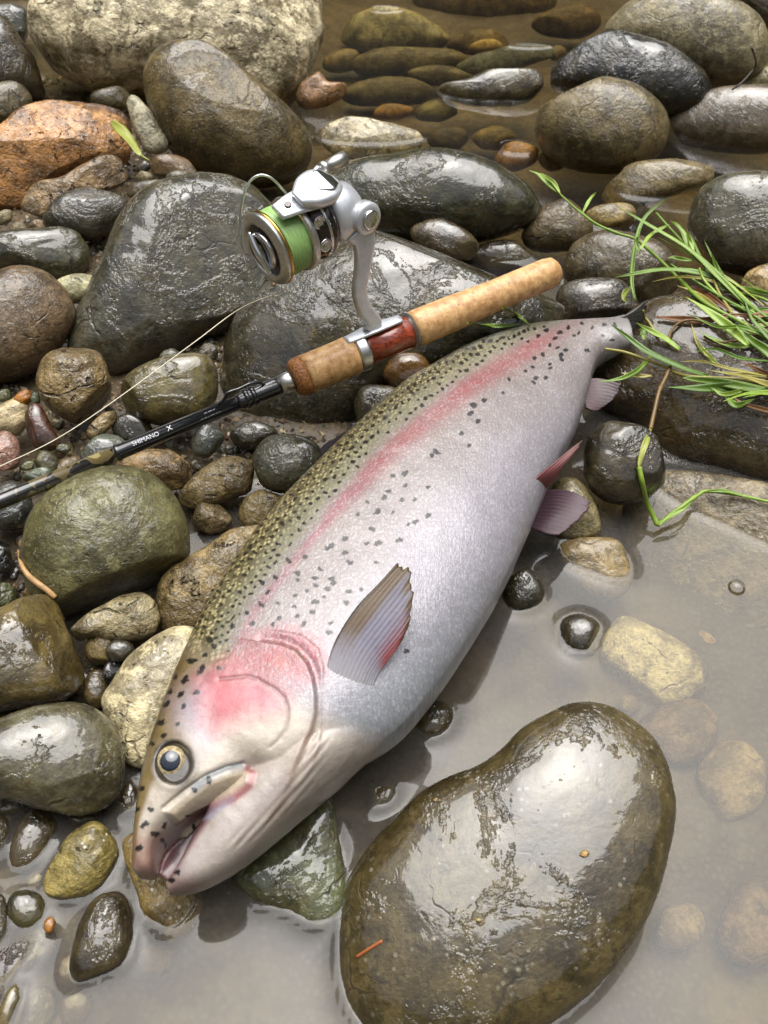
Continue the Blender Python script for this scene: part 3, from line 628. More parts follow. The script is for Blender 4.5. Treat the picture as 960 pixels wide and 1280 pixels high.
# ------------------------------------------------------------------ the trout: one continuous body, fins and eye as its parts
ST = [ # back px, belly px, height of the mid plane, half thickness
 (164,1086,176,1098,.052,.006),(163,1066,196,1096,.052,.013),(164,1035,208,1066,.052,.018),(167,1005,230,1042,.052,.022),
 (173,970,262,1019,.052,.026),(182,935,306,1000,.052,.028),(195,890,335,985,.052,.030),(212,843,375,990,.052,.0325),
 (233,797,418,975,.052,.035),(262,742,457,955,.052,.0375),(300,685,510,917,.052,.040),(345,630,552,866,.052,.0415),
 (400,572,594,805,.052,.0415),(450,525,632,742,.052,.041),(500,482,660,682,.052,.038),(550,450,680,636,.052,.034),
 (600,426,698,585,.052,.029),(650,411,722,540,.052,.024),(695,404,735,498,.053,.0185),(728,402,749,460,.055,.0155),(754,400,771,446,.058,.0125),(778,394,792,432,.062,.008)]
JAW = [ # upper edge, lower edge
 (207,1103,213,1120,.045,.005),(222,1083,238,1118,.045,.011),(238,1048,273,1104,.046,.015),(258,1015,311,1080,.047,.019),
 (284,982,351,1047,.048,.023),(325,955,390,1013,.049,.027),(355,925,428,981,.050,.029),(385,895,462,948,.051,.026)]
INN = [(188,1088,214,1104,.036,.003),(200,1070,236,1086,.034,.005),(222,1036,260,1058,.035,.006),(252,1010,288,1032,.038,.008),(290,985,315,1005,.044,.012)]

def loft(ST, n_ring, n_th, pw=2.15, fix=3):
    ST = np.asarray(ST, float); T = ST.copy()
    for it in range(fix + 1):
        S_ = crom(T, n_ring)
        Pd = np.array([at(a, b_, z) for a, b_, z in S_[:, [0, 1, 4]]]); Pv = np.array([at(a, b_, z) for a, b_, z in S_[:, [2, 3, 4]]])
        C = (Pd + Pv) / 2; A = (Pd - Pv) / 2
        th = np.arange(n_th) / n_th * 2 * math.pi
        pv = np.broadcast_to(np.interp(np.linspace(0, len(ST) - 1, n_ring), *pw) if isinstance(pw, tuple) else np.full(n_ring, pw), (n_ring,))[:, None]
        ca = np.sign(np.cos(th)) * np.abs(np.cos(th)) ** (2 / pv); sa = np.sign(np.sin(th)) * np.abs(np.sin(th)) ** (2 / pv)
        V = C[:, None] + A[:, None] * ca[..., None]
        V[..., 2] += S_[:, 5][:, None] * sa
        if it == fix: break
        # keep the seen outline on the traced one
        for q in range(len(ST)):
            i = int(round(q / (len(ST) - 1) * (n_ring - 1)))
            D, Vv = ST[q, :2], ST[q, 2:4]; L = np.linalg.norm(Vv - D); e = (Vv - D) / L
            pr = (proj(V[i]) - D) @ e
            T[q, :2] -= 0.9 * pr.min() * e; T[q, 2:4] -= 0.9 * (pr.max() - L) * e
    F = grid_faces(n_ring, n_th); F.append(tuple(range(n_th))[::-1]); F.append(tuple((n_ring - 1) * n_th + j for j in range(n_th)))
    return V.reshape(-1, 3), F, C, A

def sdist(P, line):
    """distance to a polyline, with its sign (left/right of travel)"""
    L = np.asarray(line, float); best = np.full(len(P), 1e9); sg = np.ones(len(P))
    for a, b_ in zip(L[:-1], L[1:]):
        d = b_ - a; t = np.clip(((P - a) @ d) / (d @ d), 0, 1); q = P - (a + t[:, None] * d); dd = np.hypot(q[:, 0], q[:, 1])
        s_ = np.sign(d[0] * q[:, 1] - d[1] * q[:, 0]); m = dd < best; best = np.where(m, dd, best); sg = np.where(m, s_, sg)
    return best, sg

def inpoly(P, poly):
    poly = np.asarray(poly, float); r = np.zeros(len(P), bool); n_ = len(poly)
    for i in range(n_):
        x1, y1 = poly[i]; x2, y2 = poly[(i + 1) % n_]
        if y1 == y2: continue
        c = ((y1 > P[:, 1]) != (y2 > P[:, 1])) & (P[:, 0] < (x2 - x1) * (P[:, 1] - y1) / (y2 - y1) + x1); r ^= c
    return r

def soft(P, poly, w):
    """1 inside the polygon, fading over w pixels"""
    d, _ = sdist(P, list(poly) + [poly[0]]); d = np.where(inpoly(P, poly), d, -d)
    return np.clip(d / w * 0.5 + 0.5, 0, 1)

def sm(x, a, b_):
    t = np.clip((x - a) / (b_ - a), 0, 1); return t * t * (3 - 2 * t)

def trout():
    V1, F1, C1, A1 = loft(ST, 150, 96, ([0, 2, 5, 9, 21], [2.4, 3.0, 3.3, 2.35, 2.3]), 5)
    V2, F2, _, _ = loft(JAW, 60, 64, 2.5); V3, F3, _, _ = loft(INN, 40, 40, 2.0, 0)
    V, F = cat((V1, F1), (V2, F2), (V3, F3))
    root = empty('rainbow_trout', (C1[80, 0], C1[80, 1], 0.01))
    tmp = mesh_obj('body', V, F)
    md = tmp.modifiers.new('r', 'REMESH'); md.mode = 'VOXEL'; md.voxel_size = 0.00066; md.use_smooth_shade = True
    ms = tmp.modifiers.new('s', 'SMOOTH'); ms.iterations = 10; ms.factor = 0.5
    dg = bpy.context.evaluated_depsgraph_get(); me = bpy.data.meshes.new_from_object(tmp.evaluated_get(dg))
    bpy.data.objects.remove(tmp)
    N = len(me.vertices); co = np.empty(N * 3); me.vertices.foreach_get('co', co); co = co.reshape(-1, 3)
    nor = np.empty(N * 3); me.vertex_normals.foreach_get('vector', nor); nor = nor.reshape(-1, 3)
    # length and girth coordinates from the nearest station
    S_ = crom(np.asarray(ST, float), 150); arc = np.concatenate([[0], np.cumsum(np.linalg.norm(np.diff(C1, axis=0), axis=1))])
    u = np.empty(N); v = np.empty(N); zm = np.empty(N)
    for s in range(0, N, 20000):
        q = co[s:s + 20000]
        dst = ((q[:, None, :2] - C1[None, :, :2]) ** 2).sum(-1)
        # measure along the body in the slanted frame of each ring
        i = dst.argmin(1)
        for _ in range(2):
            T = C1[np.minimum(i + 1, 149)] - C1[np.maximum(i - 1, 0)]; Ai = A1[i]
            # solve q-C = alpha*T + beta*A in the plane
            det = T[:, 0] * Ai[:, 1] - T[:, 1] * Ai[:, 0]; r = q - C1[i]
            al = (r[:, 0] * Ai[:, 1] - r[:, 1] * Ai[:, 0]) / det; be = (T[:, 0] * r[:, 1] - T[:, 1] * r[:, 0]) / det
            i = np.clip(np.round(i + al * 2).astype(int), 0, 149)
        T = C1[np.minimum(i + 1, 149)] - C1[np.maximum(i - 1, 0)]; Ai = A1[i]; r = q - C1[i]
        det = T[:, 0] * Ai[:, 1] - T[:, 1] * Ai[:, 0]
        al = (r[:, 0] * Ai[:, 1] - r[:, 1] * Ai[:, 0]) / det; be = (T[:, 0] * r[:, 1] - T[:, 1] * r[:, 0]) / det
        u[s:s + 20000] = arc[i] + np.clip(al, -1, 1) * np.linalg.norm(T, axis=1); v[s:s + 20000] = -be; zm[s:s + 20000] = C1[i, 2]
    up = co.copy(); low = (co[:, 2] < zm) & (nor[:, 2] < 0.15); up[low, 2] = 2 * zm[low] - co[low, 2]       # both flanks are marked alike
    P = proj(up)
    # ---- relief of the head
    top = sm(np.abs(co[:, 2] - zm), 0.004, 0.012)
    sgn = np.where(low, -1.0, 1.0)
    PRE = [(274,849),(290,847),(309,845),(322,849),(334,856),(346,863),(355,872),(360,886),(360,900),(356,914),(348,925),(338,934)]
    OPE = [(330,803),(352,806),(370,814),(384,830),(391,848),(394,870),(394,892),(390,910),(382,928),(372,950),(364,972),(352,1000),(338,1022)]
    MEM = [(352,790),(378,795),(398,812),(404,836),(402,870),(402,900),(399,930),(390,958),(376,984),(356,1010)]
    MAX = [(208,1014),(232,993),(258,975),(284,964),(306,960),(317,967),(313,981),(292,997),(264,1011),(244,1019),(222,1031)]
    dz = np.zeros(N)
    d, s_ = sdist(P, PRE); dz -= 0.0005 * np.exp(-(d / 2.6) ** 2)
    d, s_ = sdist(P, OPE); side = np.where(s_ > 0, 1.0, 0.0); low_ = 1 - 0.75 * sm(P[:, 1], 930, 985); sdn = d * s_; dz += low_ * (0.0015 * sm(sdn, -3.5, 3.5) * np.exp(-np.clip(sdn, 0, None) / 22) - 0.0008 * np.exp(-((sdn + 6) / 5) ** 2))
    d, s_ = sdist(P, MEM); side = np.where(s_ > 0, 1.0, 0.0); sdn = d * s_; dz += low_ * (0.0008 * sm(sdn, -3, 3) * np.exp(-np.clip(sdn, 0, None) / 9))
    mx = soft(P, MAX, 5.0); dz += 0.0026 * mx
    d, _ = sdist(P, [(205,1010),(232,988),(258,970),(284,959),(304,955)]); dz -= 0.0013 * np.exp(-(d / 3.0) ** 2)
    de = np.hypot((P[:, 0] - 217) / 24, (P[:, 1] - 954) / 28); dz += 0.0005 * np.exp(-((de - 1.16) / 0.2) ** 2) - 0.0035 * sm(de, 1.0, 0.75)
    headm = sm(P[:, 0] * -0.45 + P[:, 1] * 0.89, 590, 640)     # 1 in front of the gill cover
    br, _ = sdist(P, [(398,930),(380,975),(345,1020),(300,1055)]); rays = np.sin((P[:, 0] * 0.75 + P[:, 1] * 0.66) * 0.62); dz += 0.0003 * rays * np.exp(-(br / 13) ** 2)
    P3 = co * 1.0
    dz += (1 - headm) * (0.0016 * fbm(P3 * 13, 53, 3) + 0.0004 * fbm(P3 * 60, 55, 2))
    dz += headm * 0.0007 * fbm(P3 * 70, 51, 3)
    co = co + nor * (dz * top)[:, None]
    # ---- colours of the skin
    c_ = lambda *x: srgb(x)
    def lay(C, m, col): return C * (1 - m[:, None]) + np.asarray(col)[None] * m[:, None]
    STR = [(790,385),(730,402),(690,421),(663,434),(630,453),(587,481),(540,518),(489,558),(452,600),(416,641),(379,685),(350,722),(320,762),(300,800)]
    ds, ss = sdist(P, STR); sd = ds * np.where(ss < 0, -1, 1)       # find which side is the belly
    test = sdist(np.array([[560.0, 700.0]]), STR)[1][0]; sd = ds * np.where(ss == test, 1, -1)
    nz = fbm(P3 * 40, 61, 4); nz2 = fbm(P3 * 150, 63, 3)
    C = np.tile(c_(220,214,226), (N, 1))
    C = lay(C, sm(sd + 18 * nz, 150, 40) * 0.85, c_(208,194,196))
    C = lay(C, sm(sd + 20 * nz, 110, 5) * 0.7, c_(192,174,158))
    C = lay(C, sm(P[:, 0] * 0.5 + P[:, 1] * 0.85 + 30 * nz, 880, 1010) * sm(sd, 110, 190) * 0.6, c_(190,208,216))
    C = lay(C, sm(sd + 6 * nz, -4, -24), c_(196,190,148))
    C = lay(C, sm(sd + 8 * nz, -26, -58), c_(190,174,118))
    wdt = 16 - 9 * sm(P[:, 1], 560, 700) - 4 * sm(P[:, 0], 640, 730); pk = np.exp(-(np.abs(sd + 4 * nz) / np.where(sd + 4 * nz < 0, wdt * 0.62, wdt)) ** 2)
    amt = (0.82 + 0.35 * nz) * sm(P[:, 0], 742, 655) * (1 - 0.35 * sm(P[:, 1], 600, 780)); pcol = c_(214,84,88) * (1 - sm(P[:, 1], 520, 680))[:, None] + c_(218,118,138) * sm(P[:, 1], 520, 680)[:, None]
    C = C * (1 - (pk * amt)[:, None]) + pcol * (pk * amt)[:, None]
    C = lay(C, 0.5 * np.exp(-(sd / 2.0) ** 2) * sm(P[:, 0], 742, 655) * (0.5 + nz2), c_(226,170,160))
    # head
    hd = headm
    C = lay(C, hd, c_(246,232,212))
    C = lay(C, hd * sm(v, 0.62, 0.98) * 0.5, c_(214,200,196))
    crown = hd * sm(v + 0.16 * nz, -0.04, -0.36)
    C = lay(C, crown, c_(166,142,90)); C = lay(C, hd * sm(v, -0.60, -0.92), c_(124,100,54))
    C = lay(C, soft(P, [(226,905),(222,880),(250,850),(270,850),(262,880),(262,925),(246,930)], 26) * 0.75, c_(224,208,236))
    C = lay(C, soft(P, [(250,850),(276,838),(330,845),(358,868),(350,888),(320,890),(296,902),(268,914),(258,900)], 18) * 0.9, c_(238,86,106))
    C = lay(C, soft(P, [(270,846),(284,822),(310,806),(352,808),(384,832),(392,850),(372,852),(350,842),(322,840)], 14) * 0.9, c_(230,76,88))
    C = lay(C, soft(P, [(312,798),(340,786),(372,786),(402,806),(408,838),(396,842),(386,826),(360,806)], 11) * 0.85, c_(238,122,136))
    C = lay(C, soft(P, [(300,866),(322,856),(350,872),(346,884),(316,884)], 14) * 0.6 * (0.6 + nz), c_(240,186,204))
    C = lay(C, soft(P, [(362,812),(376,816),(384,824),(372,824)], 5) * 0.8, c_(226,206,150))
    C = lay(C, soft(P, [(340,822),(360,820),(362,830),(344,832)], 8) * 0.5, c_(226,130,80))
    cloud = np.clip(0.55 + 1.1 * fbm(P3 * 55, 91, 4), 0, 1); pz_ = soft(P, [(250,850),(284,822),(310,800),(372,786),(404,808),(400,846),(354,872),(350,888),(296,902),(262,912)], 22)
    C = lay(C, pz_ * cloud * 0.15, c_(250,206,214)); C = lay(C, pz_ * np.clip(0.3 - 1.2 * fbm(P3 * 48, 93, 4), 0, 1) * 0.5, c_(222,84,96))
    vein = np.clip(1 - np.abs(fbm(P3 * 120, 71, 3)) * 9, 0, 1); pinkz = soft(P, [(226,905),(222,880),(280,822),(340,786),(402,806),(408,838),(350,890),(270,915)], 20)
    C = lay(C, vein * pinkz * 0.35, c_(196,70,80))
    d, s_ = sdist(P, PRE); C = lay(C, np.exp(-(d / 1.7) ** 2) * np.clip(0.55 + 0.5 * nz - 0.4 * sm(P[:, 1], 885, 925), 0, 1), c_(120,66,62))  # shade of the gill-plate creases painted into the skin colour
    d, s_ = sdist(P, OPE); C = lay(C, np.exp(-(d / 3.2) ** 2) * 0.38 * low_, c_(158,112,90)); C = lay(C, np.exp(-(d / 9) ** 2) * 0.35 * hd, c_(190,150,124))
    d, s_ = sdist(P, MEM); C = lay(C, np.exp(-(d / 4) ** 2) * 0.2 * low_, c_(186,142,126))
    C = lay(C, np.exp(-(br / 12) ** 2) * np.clip(-rays, 0, 1) * 0.4, c_(150,118,96))  # throat grooves get their shade in the colour too
    # snout, jaws
    nose = sm(P[:, 1], 1015, 1075) * sm(-0.87 * (P[:, 0] - 160) + 0.5 * (P[:, 1] - 1000) , -30, 15) * hd
    C = lay(C, nose * 0.5, c_(176,134,104)); C = lay(C, soft(P, [(176,1052),(200,1040),(206,1080),(196,1094),(176,1092)], 20) * 0.7, c_(206,146,128))
    C = lay(C, soft(P, [(168,1078),(178,1074),(182,1088),(172,1094)], 7) * 0.8, c_(222,172,160))
    C = lay(C, mx * 0.85, c_(242,222,190))
    d, _ = sdist(P, [(204,1092),(210,1070),(224,1044),(244,1021),(266,1012),(292,999),(312,983),(318,968),(308,960)]); C = lay(C, np.exp(-(d / 4.5) ** 2) * 0.9, c_(206,118,122))
    d, _ = sdist(P, [(242,985),(262,970),(284,960),(302,956)]); C = lay(C, np.exp(-(d / 4.2) ** 2) * 0.85, c_(176,184,192))
    MOUTH = [(196,1090),(206,1076),(218,1055),(234,1034),(256,1016),(274,1008),(262,1024),(248,1044),(234,1066),(224,1084),(212,1100)]
    inm = soft(P, MOUTH, 4); C = lay(C, inm, c_(150,92,100)); C = lay(C, soft(P, [(210,1074),(222,1052),(236,1033),(254,1018),(264,1013),(252,1030),(234,1056),(218,1078)], 7) * .9, c_(70,38,44))
    C = lay(C, soft(P, [(252,1024),(276,1006),(292,998),(284,1008),(264,1024)], 4) * 0.8, c_(208,206,226))  # pale highlight painted on the top edge of the lower jaw
    jaw = sm(P[:, 0] * 0.62 + P[:, 1] * 0.78, 985, 1000) * hd * (P[:, 1] > 1040)
    C = lay(C, soft(P, [(208,1098),(228,1090),(250,1108),(238,1122),(212,1124)], 18) * 0.85, c_(156,118,116))
    d, _ = sdist(P, [(232,1085),(262,1050),(300,1020),(350,985)]); C = lay(C, np.exp(-(d / 14) ** 2) * 0.4, c_(226,214,214))
    d, _ = sdist(P, [(240,1112),(290,1085),(340,1045),(384,1008)]); C = lay(C, np.exp(-(d / 9) ** 2) * 0.35, c_(172,152,146))
    # eye socket
    C = lay(C, sm(de + 0.25 * nz, 1.45, 1.05) * 0.6, c_(150,132,100)); C = lay(C, sm(de + 0.18 * nz2, 1.16, 0.96), c_(62,52,38))
    C = lay(C, soft(P, [(236,942),(250,932),(250,956),(240,972),(228,990)], 10) * 0.5, c_(150,140,132))
    tailm = sm(P[:, 0], 735, 770); C = lay(C, tailm * 0.5, c_(176,178,176))
    # ---- spots
    r3 = np.random.RandomState(4); spots = []
    Z7 = [(440,530),(515,548),(556,545),(630,535),(537,497),(606,440),(556,438),(520,407),(484,449),(575,390),(593,367),(650,347),(606,314),(648,306),(727,355),(637,398),(679,397),(685,472),(659,482),(729,452),(380,563),(393,556),(443,577),(459,612),(548,613),(357,636),(281,649),(279,673),(338,666),(342,692),(385,702),(400,685),(398,668),(312,709),(272,726),(211,753),(178,716),(154,758),(107,785),(124,823),(55,828),(195,825),(216,803),(270,765),(279,796),(332,783),(341,748),(370,732),(302,823),(393,821),(385,853),(448,752),(457,713),(498,703),(161,685),(206,665),(251,607),(305,595),(652,916),(740,242),(756,231),(870,209),(842,167),(898,127),(877,99),(883,76),(918,57)]
    for x, y in Z7: spots.append((270 + x / 2.743, 480 + y / 2.743, r3.uniform(2.5, 3.6)))
    Z5 = [(350,315),(325,362),(255,393),(215,413),(208,440),(232,470),(175,513),(202,558),(75,582),(58,597),(45,718),(47,825),(445,233),(437,268),(410,283),(500,258),(503,272),(487,308),(450,310),(440,323),(545,222),(543,237),(475,222),(500,186),(530,195),(560,205),(640,205),(590,150),(700,150),(735,165),(770,130),(745,110),(705,110),(660,120),(620,105),(610,140),(570,120),(540,140),(460,150),(420,170),(520,160),(490,130)]
    for x, y in Z5: spots.append((520 + x / 3, 370 + y / 3, r3.uniform(1.9, 2.8)))
    HEADS = [(182,1030,4),(193,1042,4),(203,1050,3),(173,1060,4),(188,1012,4),(178,985,3),(172,1012,3),(201,903,4),(190,930,3),(208,880,3.5),(226,868,4),(229,883,4),(245,866,4),(252,837,4.5),(240,826,4),(232,850,4),(213,865,3),(219,846,3.5),(222,905,3),(205,920,3),(197,950,3),(256,820,4),(268,808,4),(275,836,3),(262,800,4),(237,967,0),(261,974,3.5),(243,986,2.5),(234,1018,3),(251,1010,2.5),(222,1090,3.5),(214,1100,3.5),(206,1032,3)]
    spots += [h for h in HEADS if h[2] > 0]
    # close-set spots over the back
    cand = r3.uniform(0, 1, (6000, 2)); got = []
    for a, b_ in cand:
        k = 0.12 + 0.82 * a; i = k * 149; i0 = int(i); D = S_[i0, :2]; B_ = S_[i0, 2:4]
        t = 0.015 + b_ * 0.34; q = D + (B_ - D) * t
        dd, sx = sdist(q[None], STR); dd = dd[0]; below = (sx[0] == test)
        if below or dd < 15 or (q[0] * -0.45 + q[1] * 0.89) > 596: continue
        if q[0] > 770: continue
        mind = 6.4 + 3.0 * b_
        if all((q[0] - g[0]) ** 2 + (q[1] - g[1]) ** 2 > mind ** 2 for g in got): got.append((q[0], q[1]))
        if len(got) > 520: break
    spots += [(x, y, r3.uniform(1.6, 2.6)) for x, y in got]
    wob = fbm(np.stack([P[:, 0] / 3.2, P[:, 1] / 3.2, 0 * P[:, 0]], -1), 81, 3)
    for x, y, r in spots:
        m = np.nonzero((np.abs(P[:, 0] - x) < 3 * r) & (np.abs(P[:, 1] - y) < 3 * r))[0]
        if not len(m): continue
        ang_ = math.radians(-35 + r3.uniform(-25, 25)) if y > 500 else math.radians(-10 + r3.uniform(-20, 20))
        if r3.rand() < 0.4: ang_ += 0.9
        e = r3.uniform(1.05, 1.7); dx, dy = P[m, 0] - x, P[m, 1] - y
        a = (dx * math.cos(ang_) + dy * math.sin(ang_)) / e; b_ = (-dx * math.sin(ang_) + dy * math.cos(ang_)) * 1.05
        dd = np.hypot(a, b_) / r + 0.75 * wob[m]
        k = sm(dd, 1.08, 0.80) * 0.95
        C[m] = C[m] * (1 - k[:, None]) + c_(12,10,10) * k[:, None]
    C = np.clip(C * (1 + 0.10 * nz2[:, None] + 0.06 * nz[:, None]), 0, 1)
    scal = (1 - hd) * (1 - sm(P[:, 0], 760, 785))
    gold = sm(sd, -8, -45) * scal
    me.vertices.foreach_set('co', (co - np.array(root.location)).ravel())
    C = C * 0.425
    ca = me.attributes.new('skin', 'FLOAT_COLOR', 'POINT'); ca.data.foreach_set('color', np.concatenate([C, np.ones((N, 1))], 1).ravel())
    girth = v * np.interp(u, arc, np.linalg.norm(A1, axis=1)) 
    fu = me.attributes.new('scale_uv', 'FLOAT_VECTOR', 'POINT'); fu.data.foreach_set('vector', np.stack([u, girth, 0 * u], -1).ravel())
    fs = me.attributes.new('scale_amount', 'FLOAT_VECTOR', 'POINT'); fs.data.foreach_set('vector', np.stack([scal, gold, hd], -1).ravel())
    # ---- skin material
    b = NB('trout_skin')
    at_ = lambda nm, o_: b.n('ShaderNodeAttribute', _attribute_name=nm).outputs[o_]
    skin = at_('skin', 'Color'); uv = at_('scale_uv', 'Vector'); amt_ = b.n('ShaderNodeSeparateXYZ', Vector=at_('scale_amount', 'Vector'))
    def scales(sc, rnd):
        mp = b.n('ShaderNodeMapping', Vector=uv); mp.inputs['Rotation'].default_value = (0, 0, R(45)); mp.inputs['Scale'].default_value = (1, 1.2, 1)
        vo = b.n('ShaderNodeTexVoronoi', Vector=mp.outputs[0], Scale=sc); vo.inputs['Randomness'].default_value = rnd; return vo
    big = scales(310.0, 0.58); fin_ = scales(640.0, 0.7)
    scl, gld = amt_.outputs[0], amt_.outputs[1]; sil = b.math('SUBTRACT', scl, gld)
    dark = b.n('ShaderNodeRGBToBW', Color=skin).outputs[0]; light = b.ramp(dark, 0.035, 0.085)
    rimb = b.math('MULTIPLY', b.ramp(big.outputs['Distance'], 0.36, 0.58), gld)
    c = b.mix(b.math('MULTIPLY', rimb, 0.72), skin, rgba((0.028, 0.021, 0.008)))
    core = b.math('MULTIPLY', b.math('MULTIPLY', b.ramp(big.outputs['Distance'], 0.40, 0.14), gld), light)
    bigr = b.n('ShaderNodeSeparateColor', Color=big.outputs['Color']).outputs[0]; core = b.math('MULTIPLY', core, b.math('MULTIPLY_ADD', bigr, 0.9, 0.3))
    c = b.mix(b.math('MULTIPLY', core, 0.8), c, rgba((0.46, 0.37, 0.19)))
    cellr = b.n('ShaderNodeSeparateColor', Color=fin_.outputs['Color'])
    rims = b.math('MULTIPLY', b.math('MULTIPLY', b.ramp(fin_.outputs['Distance'], 0.36, 0.62), sil), light)
    c = b.mix(b.math('MULTIPLY', rims, 0.30), c, rgba((0.13, 0.115, 0.115)))
    c = b.mix(b.math('MULTIPLY', b.math('MULTIPLY', b.math('MULTIPLY', b.ramp(cellr.outputs[0], 0.62, 0.95), sil), light), 0.22), c, rgba((0.52, 0.52, 0.54)))
    c = b.mix(b.math('MULTIPLY', b.math('MULTIPLY', b.math('MULTIPLY', b.ramp(big.outputs['Distance'], 0.34, 0.6), sil), light), 0.20), c, rgba((0.16, 0.145, 0.14)))
    tc = b.n('ShaderNodeTexCoord').outputs['Object']
    fine = b.noise(tc, 700, 4, 0.6); med = b.noise(tc, 160, 5, 0.6)
    h = b.math('SUBTRACT', b.math('MULTIPLY', fine, 0.22), b.math('MULTIPLY', big.outputs['Distance'], gld))
    h = b.math('SUBTRACT', h, b.math('MULTIPLY', b.math('MULTIPLY', fin_.outputs['Distance'], sil), 0.35))
    h = b.math('ADD', h, b.math('MULTIPLY', b.math('MULTIPLY', cellr.outputs[1], sil), 0.22)); h = b.math('SUBTRACT', h, b.math('MULTIPLY', b.math('MULTIPLY', big.outputs['Distance'], sil), 0.3))
    h = b.math('ADD', h, b.math('MULTIPLY', b.math('MULTIPLY', med, amt_.outputs[2]), 0.9))
    nrm = b.bump(h, 0.30, 0.0016)
    # skin of the head is marbled
    c = b.mix(b.math('MULTIPLY', b.math('MULTIPLY', b.ramp(med, 0.52, 0.68), amt_.outputs[2]), 0.30), c, b.mix(1.0, c, rgba((0.62, 0.52, 0.44)), 'MULTIPLY'))
    c = b.mix(b.math('MULTIPLY', b.math('MULTIPLY', b.ramp(fine, 0.50, 0.66), amt_.outputs[2]), 0.25), c, b.mix(1.0, c, rgba((1.5, 1.45, 1.35)), 'MULTIPLY'))
    p = b.n('ShaderNodeBsdfPrincipled', Base__Color=c, Roughness=0.36, Normal=nrm, Coat__Weight=0.35, Coat__Roughness=0.14)
    b.set(p, 'Metallic', b.math('MULTIPLY', sil, 0.12))
    p.inputs['Subsurface Weight'].default_value = 0.0
    me.materials.clear(); me.materials.append(b.done(p))
    body = bpy.data.objects.new('body', me); link(body, root)
    tag(root, 'large silvery rainbow trout with pink stripe lying on its side on wet stones', 'fish')

    # ---- eye
    surf = lambda px, py, r=3: float(np.median(co[np.nonzero((np.hypot(P[:, 0] - px, P[:, 1] - py) < r) & ~low)[0], 2]))
    ez = surf(217, 954, 20); E = at(216, 954, ez - 0.0066)
    nrm_ = np.array([0.08, -0.30, 1.0]); nrm_ /= np.linalg.norm(nrm_)
    tx = np.cross([0, 1.0, 0], nrm_); tx /= np.linalg.norm(tx); ty = np.cross(nrm_, tx)
    Rr = 0.0104
    def capm(a0, a1, rad, n=36, m=12, cc=E):
        Vv = [cc + rad * (math.sin(t) * (np.cos(q) * tx + np.sin(q) * ty) + math.cos(t) * nrm_) for t in np.linspace(a0, a1, m) for q in np.arange(n) / n * 6.28318]
        return np.array(Vv), grid_faces(m, n)
    def iris():
        b = NB('trout_iris'); tc = b.n('ShaderNodeTexCoord').outputs['Object']
        nn = b.noise(tc, 600, 4); cc = b.mix(b.ramp(nn, 0.35, 0.65), rgba(srgb((150,128,86))), rgba(srgb((200,184,146))))
        return b.done(b.n('ShaderNodeBsdfPrincipled', Base__Color=cc, Roughness=0.25, Metallic=0.2, Coat__Weight=1.0))
    vv, ff = capm(0.0, 1.7, Rr); eye = mesh_obj('eye', vv, ff, iris(), root)
    vv, ff = capm(0.0, 0.50, Rr * 1.012); mesh_obj('pupil', vv - np.array(root.location), ff, simple('pupil', (24,30,44), 0.08, coat=1.0), eye)  # bluish pupil colour stands in for the sky mirrored in the eye
    vv, ff = capm(0.98, 1.30, Rr * 1.02); mesh_obj('eye_rim', vv - np.array(root.location), ff, simple('eye_rim', (104,94,74), 0.3, coat=0.6, noise=0.5, scale=400), eye)

    # ---- fins: membranes with raised rays
    def fin(name, rows, colf, bow=0.0, thick=0.0007, rays=16, drop=None):
        """rows: list of (px,py,z) polylines from the leading to the trailing edge, each running from root to tip"""
        G = np.array([crom(np.array([at(*q) for q in r_]), 26) for r_ in rows]); m = 72
        G = np.stack([crom(G[:, k], m) for k in range(26)], 1)            # m x 26 x 3
        n1 = np.gradient(G, axis=0); n2 = np.gradient(G, axis=1); nn = np.cross(n1, n2); nn /= np.linalg.norm(nn, axis=2)[..., None] + 1e-12
        if nn[..., 2].mean() < 0: nn = -nn
        a = np.linspace(0, 1, m)[:, None]; t = np.linspace(0, 1, 26)[None]
        rid = np.abs(np.sin(a * rays * math.pi)) ** 0.6 * np.ones_like(t)
        rag = 1 + 0.010 * np.sin(a * 59) * t ** 6 + 0.018 * np.sin(a * 23 + 1) * t ** 6
        G = G[:, :1] + (G - G[:, :1]) * rag[..., None]
        taper = (1 - 0.75 * t)
        Tp = G + nn * ((thick * taper + 0.00032 * rid * (1 - 0.4 * t))[..., None]); Bt = G - nn * (thick * taper)[..., None]
        V = np.concatenate([Tp.reshape(-1, 3), Bt.reshape(-1, 3)]); f1 = grid_faces(m, 26, False); o_ = m * 26
        F = f1 + [tuple(i + o_ for i in q[::-1]) for q in f1]
        for k in range(25): F.append((k, o_ + k, o_ + k + 1, k + 1)); q = (m - 1) * 26; F.append((q + k + 1, o_ + q + k + 1, o_ + q + k, q + k))
        for k in range(m - 1): F.append((k * 26 + 25, o_ + k * 26 + 25, o_ + (k + 1) * 26 + 25, (k + 1) * 26 + 25))
        o = mesh_obj(name, V, F, None, root)
        A_ = np.broadcast_to(a, (m, 26)).ravel(); T_ = np.broadcast_to(t, (m, 26)).ravel(); Cc = colf(A_, T_, np.broadcast_to(rid, (m, 26)).ravel())
        Cc = np.clip(np.concatenate([Cc, Cc]), 0, 1) * 0.40
        at2 = o.data.attributes.new('skin', 'FLOAT_COLOR', 'POINT'); at2.data.foreach_set('color', np.concatenate([Cc, np.ones((len(Cc), 1))], 1).ravel())
        o.data.materials.append(FINM); return o
    b = NB('fin_membrane'); skin = b.n('ShaderNodeAttribute', _attribute_name='skin').outputs['Color']
    tc = b.n('ShaderNodeTexCoord').outputs['Object']; nz_ = b.noise(tc, 500, 4)
